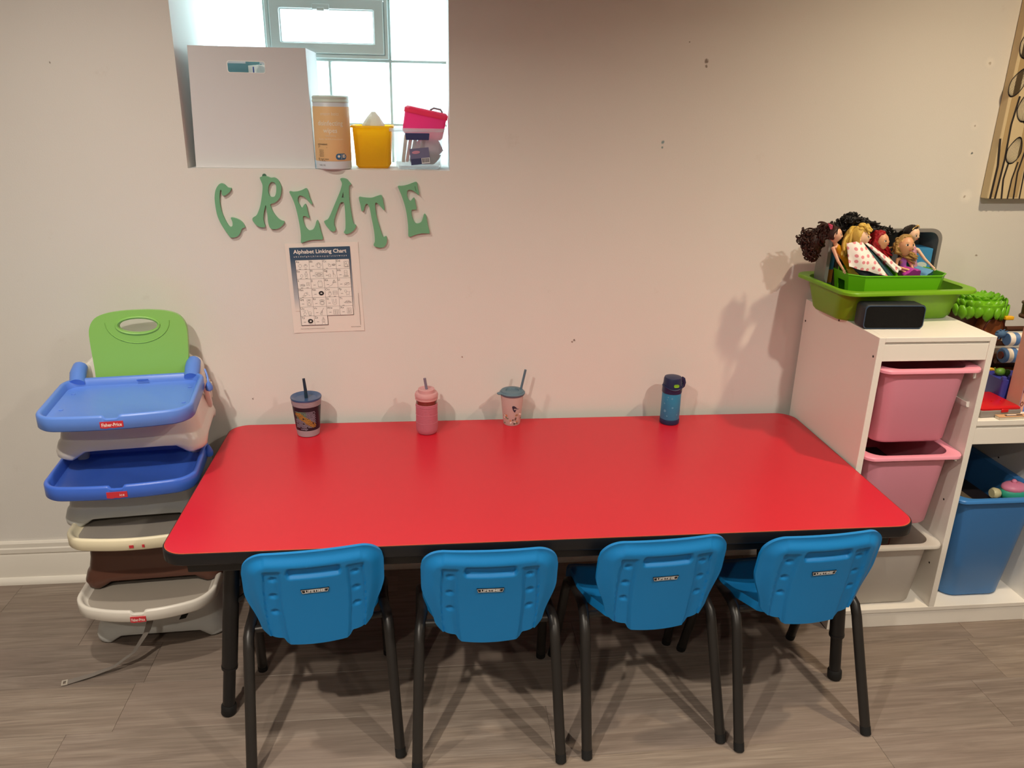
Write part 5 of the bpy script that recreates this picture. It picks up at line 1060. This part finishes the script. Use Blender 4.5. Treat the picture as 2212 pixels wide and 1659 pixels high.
    for (n, (dx, dy, dz), end, spread, r, curl, freq) in strands:
        for i in range(n):
            d0 = Vector((dx+random.uniform(-.5, .5), dy+random.uniform(-.5, .5), dz+random.uniform(-.4, .5)))
            if d0.z < 0.75*d0.length: d0.y = min(d0.y, -0.02)
            d0.normalize()
            p0 = M4@Vector((d0.x*0.84*s, d0.y*0.94*s-0.05*s, d0.z*1.06*s)); p3 = L(end)+Vector((random.gauss(0, spread), random.gauss(0, spread*0.7), random.gauss(0, spread)))
            nrm = (p0-H).normalized(); p1 = p0+nrm*0.9*s*random.uniform(0.3, 0.9); p2 = p3.lerp(p1, 0.45)+Vector((random.gauss(0, spread*0.5), random.gauss(0, spread*0.4), 0))
            pts = []; ph0 = random.uniform(0, 2*PI); m = 26
            for j in range(m+1):
                q = j/m; w = (1-q); c = p0*w**3+p1*3*w*w*q+p2*3*w*q*q+p3*q**3; am = curl*math.sqrt(q)
                pts.append(c+Vector((am*math.cos(ph0+freq*q*2*PI), am*math.sin(ph0+freq*q*2*PI)*0.8, am*0.5*math.sin(ph0+freq*q*2*PI))))
            mb.tube(pts, [r*(0.85+0.35*math.sin(PI*min(1, q*1.1))) if j < m else r*0.5 for j, q in [(j, j/m) for j in range(m+1)]], 6)
    for c_, rr_ in cores: mb.sphere(tuple(L(c_)), rr_, 18, 12)
    for (c_, rr_, n, R_, r_) in curls:
        for i in range(n):
            d = Vector((random.gauss(0, 1), random.gauss(0, 1), random.gauss(0, 1))).normalized(); k = random.uniform(0.75, 1.08)
            c = L(c_)+Vector((d.x*rr_[0]*k, d.y*rr_[1]*k, d.z*rr_[2]*k)); q = Vector((random.gauss(0, 1), random.gauss(0, 1), random.gauss(0, 1))).to_track_quat('Z', 'X').to_matrix(); a1 = random.uniform(1.2, 1.9)*PI; sz = R_*random.uniform(0.7, 1.25)
            mb.tube([c+q@Vector((sz*math.cos(a1*j/11), sz*math.sin(a1*j/11), 0.25*sz*j/11)) for j in range(12)], r_, 5)
    hr = mb.build('hair', hm, t, smooth=60)
    return t, hd, M4, L
GOLD = mat('gold_satin', '#d99a1e', 0.35, metal=0.2); YSK = mat('yellow_satin', '#d8b94a', 0.4); TEALD = mat('dark_teal_cloth', '#1f4a52', 0.7); PURP = mat('lilac_bodice', '#b068c0', 0.4); MAG = mat('magenta_satin', '#b842a8', 0.32); SEQ = mat('pink_sequin', '#d49ab0', 0.3, metal=0.25, bump=0.8, bscale=500); LBL = mat('light_blue_satin', '#5f97c0', 0.38); GRNB = mat('green_sequin', '#2f6a5a', 0.35, bump=0.8, bscale=500)
d1, h1, M1, _ = doll('doll with long dark brown curls, pink bow and gold bodice leaning out of the tub', (1.077, -0.226, 1.178), 0.0205, (0.84, -0.54, 0.05), -0.10, 'fair', (1.087, -0.218, 1.148), (1.150, -0.214, 1.078), GOLD, YSK,
     [((1.074, -0.230, 1.142), (1.088, -0.246, 1.106), (1.108, -0.248, 1.080)), ((1.104, -0.210, 1.142), (1.128, -0.212, 1.115), (1.150, -0.222, 1.095))], '#33180f',
     [(40, (-0.2, -0.9, 0.2), (1.044, -0.175, 1.118), 0.009, 0.0038, 0.005, 3.0), (10, (-0.3, -0.8, 0.3), (1.030, -0.158, 1.165), 0.007, 0.0030, 0.006, 3.0), (12, (0, -0.5, 0.9), (1.048, -0.19, 1.192), 0.008, 0.0030, 0.006, 1.8)], skirt_to=(1.178, -0.222, 1.040), skirt_r=0.024, seed=2, cap=1.10, cores=(((1.040, -0.185, 1.150), (0.022, 0.018, 0.030)), ((1.036, -0.175, 1.125), (0.020, 0.016, 0.026))), curls=(((1.036, -0.182, 1.150), (0.026, 0.020, 0.034), 90, 0.0068, 0.0022), ((1.012, -0.165, 1.160), (0.014, 0.012, 0.022), 30, 0.0075, 0.0018), ((1.040, -0.180, 1.118), (0.020, 0.016, 0.022), 50, 0.0062, 0.0022)))
MB().loft([[(0, 0.0, 0.0), (0.004, 0.003, 0.001), (0.004, -0.003, 0.001)], [(-0.006, 0.002, 0.012), (0.004, 0.005, 0.013), (0.004, -0.005, 0.013)], [(-0.010, 0.0, 0.018), (-0.002, 0.004, 0.012), (-0.002, -0.004, 0.012)]]).build('bow', mat('pink_bow', '#d8587a', 0.5), d1, loc=(1.058-1.150, -0.016, 1.194-1.078), smooth=None)
MB().tube([tuple(M1@Vector((0.88*0.0205*math.cos(a), 0.006, 1.15*0.0205*math.sin(a)))) for a in [0.1+(PI-0.2)*k/16 for k in range(17)]], 0.0012, 6).build('hair_band', mat('dark_band', '#1c1010', 0.5), d1)
d2, _, M2, _ = doll('blonde doll wrapped in a white cape with pink dots, looking up to the right', (1.154, -0.228, 1.172), 0.0262, (0.84, -0.52, 0.18), 0.15, 'pale', (1.152, -0.216, 1.142), (1.195, -0.215, 1.070), mat('pale_bodice', '#e6d8d0', 0.6), TEALD,
     [((1.150, -0.232, 1.136), (1.165, -0.240, 1.105), (1.190, -0.245, 1.085))], '#d8b455',
     [(40, (-0.3, -0.5, 0.5), (1.120, -0.222, 1.130), 0.008, 0.0046, 0.004, 1.6), (9, (0.1, 0.2, 0.95), (1.168, -0.246, 1.192), 0.005, 0.0036, 0.003, 1.2)], skirt_to=(1.225, -0.240, 1.045), skirt_r=0.034, seed=3, cap=1.16)
d3, _, M3, _ = doll('doll with long bright red hair and green bodice looking up between the blonde dolls', (1.216, -0.232, 1.162), 0.0235, (0.45, -0.86, 0.20), 0.22, 'tan', (1.219, -0.212, 1.133), (1.250, -0.210, 1.065), GRNB, GRNB,
     [((1.236, -0.225, 1.122), (1.262, -0.252, 1.092), (1.296, -0.262, 1.084))], '#9c1420',
     [(30, (-0.5, -0.4, 0.6), (1.190, -0.200, 1.140), 0.006, 0.0034, 0.003, 1.0), (36, (0.6, 0.1, 0.4), (1.246, -0.222, 1.110), 0.007, 0.0034, 0.004, 1.4)], lip='#b82838', skirt_to=(1.270, -0.220, 1.020), skirt_r=0.02, seed=4, cap=1.20)
d4, _, M4_, _ = doll('golden-haired doll in a lilac bodice and magenta skirt, large-eyed', (1.285, -0.242, 1.150), 0.0272, (0.12, -0.97, 0.20), -0.05, 'tan', (1.292, -0.228, 1.117), (1.303, -0.222, 1.075), PURP, MAG,
     [((1.310, -0.228, 1.108), (1.322, -0.232, 1.092), (1.326, -0.242, 1.074)), ((1.276, -0.232, 1.108), (1.268, -0.244, 1.088), (1.286, -0.258, 1.078))], '#a8854a',
     [(18, (-0.7, -0.3, 0.3), (1.262, -0.226, 1.135), 0.004, 0.0032, 0.003, 1.2), (34, (0.7, 0.0, 0.2), (1.324, -0.232, 1.110), 0.007, 0.0034, 0.005, 1.8)], skirt_to=(1.310, -0.262, 1.058), skirt_r=0.030, seed=5, cap=1.12)
MB().tube([tuple(M4_@Vector((0.80*0.025*math.cos(a), 0.0155-0.006*abs(math.cos(a)), (0.35+0.42*math.sin(a))*0.025))) for a in [0.15+(PI-0.3)*k/16 for k in range(17)]], 0.0014, 6).build('hair_band', mat('gold_band', '#d8b06a', 0.35, metal=0.3), d4)
d5, _, M5, _ = doll('dark-haired doll with gold headband, pink sequin top and pale blue skirt', (1.326, -0.200, 1.176), 0.0228, (0.50, -0.85, -0.10), 0.10, 'pale', (1.338, -0.196, 1.142), (1.352, -0.200, 1.072), SEQ, LBL,
     [((1.350, -0.205, 1.132), (1.372, -0.215, 1.105), (1.398, -0.222, 1.082)), ((1.322, -0.205, 1.130), (1.325, -0.212, 1.1), (1.33, -0.22, 1.085))], '#1d1512',
     [(26, (-0.4, -0.7, 0.2), (1.318, -0.160, 1.130), 0.008, 0.0032, 0.003, 1.2)], skirt_to=(1.376, -0.232, 1.050), skirt_r=0.028, seed=6, cap=1.12)
tia = MB().tube([tuple(M5@Vector((0.88*0.021*math.cos(a), 0.008, 0.85*0.021+0.007*math.sin(a)))) for a in [0.0+PI*k/16 for k in range(17)]], 0.0013, 6)
for k in (-1, 0, 1): tia.sphere(tuple(M5@Vector((k*0.007, 0.010, 0.029-0.002*abs(k)))), 0.0022, 8, 6)
tia.build('headband', mat('gold_band', '#d8b06a', 0.35, metal=0.3), d5)
d6, _, _, _ = doll('doll with a mass of black curly hair hidden behind the blonde doll', (1.170, -0.170, 1.196), 0.0200, (-0.3, 0.75, 0.3), 0.0, 'tan', (1.176, -0.178, 1.165), (1.200, -0.180, 1.080), TEALD, TEALD,
     [((1.190, -0.178, 1.150), (1.205, -0.18, 1.12), (1.215, -0.185, 1.095))], '#12100f',
     [(16, (0.3, -0.6, 0.9), (1.136, -0.190, 1.212), 0.007, 0.0034, 0.005, 3.0), (12, (-0.3, -0.3, 0.7), (1.108, -0.175, 1.194), 0.007, 0.0032, 0.005, 3.0), (14, (0.5, -0.3, 0.6), (1.220, -0.182, 1.184), 0.009, 0.0030, 0.005, 3.0)], skirt_to=(1.21, -0.18, 1.0), skirt_r=0.02, seed=7, cap=1.15, cores=(((1.136, -0.192, 1.216), (0.028, 0.016, 0.014)), ((1.110, -0.182, 1.195), (0.022, 0.014, 0.016)), ((1.215, -0.180, 1.185), (0.034, 0.012, 0.012)), ((1.250, -0.178, 1.180), (0.026, 0.010, 0.011))), curls=(((1.136, -0.192, 1.216), (0.030, 0.018, 0.016), 90, 0.0058, 0.0020), ((1.108, -0.182, 1.194), (0.025, 0.016, 0.018), 70, 0.0058, 0.0020), ((1.215, -0.180, 1.185), (0.038, 0.014, 0.014), 90, 0.0048, 0.0016), ((1.256, -0.178, 1.181), (0.030, 0.012, 0.013), 70, 0.0048, 0.0015)))
# dotted cape over the blonde doll
CAPE = bpy.data.materials.new('dotted_cape_cloth'); CAPE.use_nodes = True; nt = CAPE.node_tree; p = nt.nodes['Principled BSDF']; p.inputs['Roughness'].default_value = 0.6
tcn = nt.nodes.new('ShaderNodeTexCoord'); vo = nt.nodes.new('ShaderNodeTexVoronoi'); vo.voronoi_dimensions = '2D'; vo.inputs['Scale'].default_value = 1.0; vo.inputs['Randomness'].default_value = 0.35
sx_ = nt.nodes.new('ShaderNodeSeparateXYZ'); nt.links.new(tcn.outputs['Object'], sx_.inputs[0]); cmb = nt.nodes.new('ShaderNodeCombineXYZ'); nt.links.new(sx_.outputs['X'], cmb.inputs['X']); nt.links.new(sx_.outputs['Z'], cmb.inputs['Y'])
scl = nt.nodes.new('ShaderNodeVectorMath'); scl.operation = 'SCALE'; scl.inputs['Scale'].default_value = 58; nt.links.new(cmb.outputs[0], scl.inputs[0]); nt.links.new(scl.outputs[0], vo.inputs['Vector'])
rp = nt.nodes.new('ShaderNodeValToRGB'); rp.color_ramp.elements[0].position = 0.24; rp.color_ramp.elements[0].color = lin('#e08a94'); rp.color_ramp.elements[1].position = 0.29; rp.color_ramp.elements[1].color = lin('#f4ece6'); nt.links.new(vo.outputs['Distance'], rp.inputs['Fac']); nt.links.new(rp.outputs['Color'], p.inputs['Base Color'])
def cloth(name, c4, m, parent, wav=0.003, bulge=0.01, seed=0):
    O = Vector(parent.location); A, B, C_, D = [Vector(q)-O for q in c4]   # top-left, top-right, bottom-right, bottom-left
    def f(off):
        def fn(u, v):
            p = (A.lerp(B, u)).lerp(D.lerp(C_, u), v)
            return tuple(p+Vector((0, -bulge*math.sin(PI*u)*math.sin(PI*min(1, v*0.9+0.1))+wav*math.sin(u*11+seed)*v+off, 0.35*wav*math.sin(u*14+seed)*v)))
        return fn
    return MB().shell(f(0), f(0.0012), 20, 16).build(name, m, parent, smooth=60)
cloth('dotted_cape', [(1.110, -0.236, 1.156), (1.150, -0.240, 1.166), (1.222, -0.286, 1.070), (1.113, -0.268, 1.094)], CAPE, d2, seed=1, bulge=0.016)
cloth('dotted_cape', [(1.154, -0.240, 1.164), (1.186, -0.232, 1.152), (1.270, -0.272, 1.090), (1.248, -0.280, 1.078)], CAPE, d2, seed=2)
cloth('cape_lining', [(1.114, -0.258, 1.100), (1.170, -0.262, 1.110), (1.222, -0.278, 1.066), (1.150, -0.268, 1.068)], mat('navy_lining', '#16202c', 0.7), d2, seed=3, bulge=0.004)
cloth('teal_panel', [(1.150, -0.232, 1.160), (1.172, -0.230, 1.156), (1.252, -0.276, 1.066), (1.205, -0.272, 1.066)], TEALD, d2, seed=4, bulge=0.008)

# ================================================================== TOYS ON THE LOW SHELF
SHZ = 0.6903
BRN = mat('brown_toy_plastic', '#4a2a1a', 0.4); BRN2 = mat('copper_brown_toy', '#7a4424', 0.4); LEAF = mat('leaf_green_plastic', '#6fb51c', 0.35, spec=0.5)
tr = thing('toy_tree', 'toy tree house with bright green leafy canopy behind the cabinet top', 'toy', (1.655, -0.105, SHZ))
MB().lathe([(0.050, 0), (0.044, 0.03), (0.044, 0.13), (0.050, 0.17), (0.058, 0.20), (0.072, 0.238)], 10, c=(-0.030, 0.030, 0)).build('trunk', BRN, tr, smooth=35)
MB().box((0.030, -0.030, 0.180), (0.080, 0.05, 0.090)).build('door_panel', BRN2, tr, bevel=0.012, seg=3); MB().tube([(0.030+0.034*math.cos(a), -0.056, 0.180+0.040*math.sin(a)) for a in [2*PI*k/24 for k in range(25)]], 0.0022, 6).build('door_ring', mat('dark_red_ring', '#5a1d12', 0.4), tr)
MB().box((0.062, -0.066, 0.222), (0.028, 0.016, 0.012)).build('yellow_sill', YEL, tr, bevel=0.003)
random.seed(12); lf = [[], []]
leaf_me = None
for ring, (rad, zz, n, tilt) in enumerate(((0.080, 0.264, 18, 1.30), (0.088, 0.246, 20, 1.50), (0.066, 0.274, 14, 0.75), (0.042, 0.272, 9, 0.35))):
    for i in range(n):
        a = 2*PI*(i+0.5*(ring % 2))/n
        if leaf_me is None:
            o = MB().shell(lambda u, v: ((u-0.5)*0.030*math.sin(PI*min(1, max(0.06, v*0.94+0.03)))**0.7, 0.004*math.cos(PI*(u-0.5))+0.003*math.sin(PI*v), -v*0.040), lambda u, v: ((u-0.5)*0.030*math.sin(PI*min(1, max(0.06, v*0.94+0.03)))**0.7, -0.002+0.004*math.cos(PI*(u-0.5))+0.003*math.sin(PI*v), -v*0.040), 4, 5).build('leaf', LEAF, tr, smooth=80); leaf_me = o.data
        else:
            o = bpy.data.objects.new('leaf', leaf_me); COL.objects.link(o); o.parent = tr
        o.location = (rad*math.cos(a), rad*0.85*math.sin(a), zz+0.010); o.rotation_euler = (-(PI/2-tilt)+random.uniform(-.15, .15), random.uniform(-.2, .2), a-PI/2); s = random.uniform(0.9, 1.15); o.scale = (s, s, s)
MB().lathe([(0.056, 0.225), (0.074, 0.238), (0.074, 0.262), (0.056, 0.272)], 24).build('canopy_core', LEAF, tr)
# pirate ship toy
ship = thing('toy_ship', 'brown toy ship with blue and white striped rolled sails and a lookout basket', 'toy', (1.800, -0.172, SHZ))
MB().loft([[(x*k, y*k2, z) for x, y in ((-0.15, -0.02), (-0.11, -0.06), (0.14, -0.06), (0.17, 0), (0.14, 0.06), (-0.11, 0.06), (-0.15, 0.02))] for k, k2, z in ((0.85, 0.7, 0), (0.95, 0.95, 0.03), (1.0, 1.0, 0.055), (1.0, 1.0, 0.062))]).build('hull', BRN2, ship, smooth=30)
MB().tube([(-0.155, -0.035, 0.070), (-0.11, -0.064, 0.068), (0.0, -0.068, 0.060), (0.14, -0.066, 0.058)], 0.0055, 10).build('yellow_rail', YEL, ship)
MB().box((0.02, 0.02, 0.085), (0.26, 0.05, 0.05)).build('cabin', BRN, ship, bevel=0.004)
MB().tube([(0.0, 0, 0.06), (0.0, 0, 0.21)], 0.008, 10).build('mast', BRN, ship)
for z, y in ((0.152, -0.040), (0.098, -0.050), (0.196, -0.030)): MB().tube([(-0.135 if z < 0.19 else -0.11, y, z), (0.12, y, z)], [0.008, 0.008], 12).build('spar', BRN, ship)
STRP = bpy.data.materials.new('striped_sail'); STRP.use_nodes = True; nt = STRP.node_tree; p = nt.nodes['Principled BSDF']; p.inputs['Roughness'].default_value = 0.5
tcn = nt.nodes.new('ShaderNodeTexCoord'); wv = nt.nodes.new('ShaderNodeTexWave'); wv.inputs['Scale'].default_value = 10.5; wv.inputs['Distortion'].default_value = 1.2; wv.inputs['Detail'].default_value = 0; wv.inputs['Detail Scale'].default_value = 0.5; wv.inputs['Phase Offset'].default_value = 2.5
rp = nt.nodes.new('ShaderNodeValToRGB'); rp.color_ramp.interpolation = 'CONSTANT'; rp.color_ramp.elements[0].color = lin('#4f74a6'); rp.color_ramp.elements[1].position = 0.5; rp.color_ramp.elements[1].color = lin('#eadccb'); nt.links.new(tcn.outputs['Object'], wv.inputs['Vector']); nt.links.new(wv.outputs['Fac'], rp.inputs['Fac']); nt.links.new(rp.outputs['Color'], p.inputs['Base Color'])
MB().lathe([(0.018, -0.125), (0.0205, -0.122), (0.0205, 0.12), (0.018, 0.12)], 24, c=(0, -0.062, 0.172), M=Matrix.Rotation(PI/2, 3, 'Y')).build('upper_sail', STRP, ship, smooth=40)
MB().lathe([(0.020, -0.132), (0.0235, -0.128), (0.0235, 0.12), (0.02, 0.12)], 24, c=(0, -0.066, 0.122), M=Matrix.Rotation(PI/2, 3, 'Y')).build('lower_sail', STRP, ship, smooth=40)
MB().lathe([(0.0195, 0), (0.0195, 0.002)], 24, c=(-0.045, -0.0885, 0.122), M=Matrix.Rotation(PI/2, 3, 'X')).build('gold_emblem', mat('gold_emblem', '#e0a423', 0.4, bump=0.9, bscale=160), ship)
MB().lathe([(0.012, 0), (0.012, 0.004)], 16, c=(-0.1325, -0.066, 0.122), M=Matrix.Rotation(-PI/2, 3, 'Y')).build('sail_end_cap', mat('dark_red_ring', '#5a1d12', 0.4), ship)
pm = MB().sphere((-0.138, -0.05, 0.186), (0.016, 0.014, 0.012), 14, 10)
for k in range(10): pm.tube([(-0.138, -0.05, 0.186), (-0.138+0.022*math.cos(k*0.63), -0.055, 0.186+0.016*math.sin(k*0.63))], [0.006, 0.002], 5)
pm.build('blue_tassel', mat('tassel_blue', '#46678c', 0.8), ship)
bkt = MB().lathe([(0.022, 0.232), (0.030, 0.228), (0.031, 0.234), (0.026, 0.240), (0.027, 0.268), (0.031, 0.272), (0.030, 0.277), (0.026, 0.277), (0.024, 0.270), (0.023, 0.240)], 24, c=(-0.030, -0.020, 0)).build('lookout_basket', BRN, ship, smooth=40)
fg = MB().sphere((-0.046, -0.068, 0.214), 0.010, 12, 8).tube([(-0.046, -0.068, 0.206), (-0.046, -0.068, 0.190)], [0.007, 0.012], 10).build('yellow_figure', YEL, ship, smooth=60)
# castle bucket
PURC = mat('violet_blue_plastic', '#3c3f9a', 0.4)
cs = thing('castle_mould', 'violet-blue toy castle mould with battlements on the low shelf', 'toy', (1.655, -0.300, SHZ))
MB().loft([rrect(0.045, 0.040, 0.006, 3, z=0), rrect(0.050, 0.045, 0.006, 3, z=0.078)]).build('castle_wall', PURC, cs, smooth=30)
for i in range(5): MB().box((-0.044+0.022*i, -0.040, 0.083), (0.012, 0.010, 0.012)).build('battlement', PURC, cs, smooth=None, bevel=0.001)
MB().lathe([(0.016, 0.0), (0.016, 0.085), (0.021, 0.092), (0.023, 0.112), (0.019, 0.112), (0.018, 0.098)], 20, c=(0.026, -0.030, 0)).build('turret', PURC, cs, smooth=40)
fr_ = thing('toy_frog', 'small green toy sitting on the castle mould', 'toy', (1.628, -0.300, SHZ+0.0783)); MB().sphere((0, 0, 0.012), (0.018, 0.012, 0.012), 14, 10).sphere((0.020, -0.002, 0.010), (0.010, 0.008, 0.010), 10, 8).build('toy_body', mat('green_toy', '#5d8a2a', 0.4), fr_, smooth=60); MB().tube([(-0.014, 0, 0.012), (-0.024, -0.003, 0.026)], [0.003, 0.002], 6).build('toy_arm', mat('green_toy', '#5d8a2a', 0.4), fr_)
# game box standing on end
gb_ = thing('game_box', 'narrow pink and blue game box standing upright on the low shelf', 'game box', (1.640, -0.375, SHZ), math.radians(6))
MB().box((0, 0, 0.125), (0.024, 0.050, 0.250)).build('box_body', mat('game_blue', '#4a72c8', 0.45), gb_, smooth=None, bevel=0.001)
MB().box((-0.0124, 0.0, 0.125), (0.0008, 0.049, 0.248)).build('side_print', mat('game_pink', '#d39a8a', 0.5), gb_, smooth=None)
MB().box((-0.0045, -0.0254, 0.125), (0.014, 0.0008, 0.248)).build('side_print', mat('game_pink', '#d39a8a', 0.5), gb_, smooth=None)
for k in range(6):
    MB().prism([ell(-0.006, 0.025+0.040*k, 0.0055, 0.0075)[:-1], list(reversed(ell(-0.006, 0.025+0.040*k, 0.0032, 0.0045)[:-1]))], -0.0264, -0.0256).build('round_motif', mat('motif_brown', '#7a3528', 0.5), gb_, smooth=None)
    for j in range(2): MB().box((0.001+0.0035*j, -0.0260, 0.045+0.040*k+0.002*j), (0.0018, 0.0006, 0.010)).build('bar_motif', mat('motif_dark', '#2a1d20', 0.5), gb_, smooth=None)
# red case and booklet
rcs = thing('red_case', 'flat red plastic case with grey base lying on the low shelf', 'case', (1.545, -0.372, SHZ), math.radians(3))
MB().box((0, 0, 0.011), (0.130, 0.130, 0.022)).build('case_base', mat('grey_case', '#8c8580', 0.5), rcs, bevel=0.003); MB().loft([rrect(0.064, 0.064, 0.006, 3, z=0.022), rrect(0.064, 0.064, 0.006, 3, z=0.027), rrect(0.058, 0.058, 0.006, 3, z=0.031)]).build('case_lid', REDP, rcs, smooth=40)
for k in range(3): MB().tube([(-0.03+0.03*k, -0.02, 0.0315), (-0.015+0.03*k, -0.01, 0.0315)], 0.0022, 6).build('lid_ridge', REDP, rcs)
MB().box((0.01, -0.0655, 0.020), (0.022, 0.005, 0.010)).build('clasp', REDP, rcs, bevel=0.002)
bkl = thing('booklet', 'small illustrated card booklet at the front edge of the low shelf', 'booklet', (1.575, -0.4475, SHZ), math.radians(2))
MB().box((0, 0, 0.004), (0.090, 0.019, 0.008)).build('pages', mat('book_pages', '#ded4c0', 0.7), bkl, smooth=None); MB().box((0, 0, 0.0088), (0.092, 0.020, 0.0016)).build('cover', mat('booklet_tan', '#cfa37a', 0.5), bkl, smooth=None)
MB().box((0.006, 0, 0.0098), (0.055, 0.008, 0.0004)).build('cover_print', mat('booklet_dark', '#2a2228', 0.5), bkl, smooth=None); MB().box((0.000, 0.002, 0.0101), (0.030, 0.004, 0.0004)).build('cover_print', mat('booklet_white', '#efe4e0', 0.5), bkl, smooth=None)
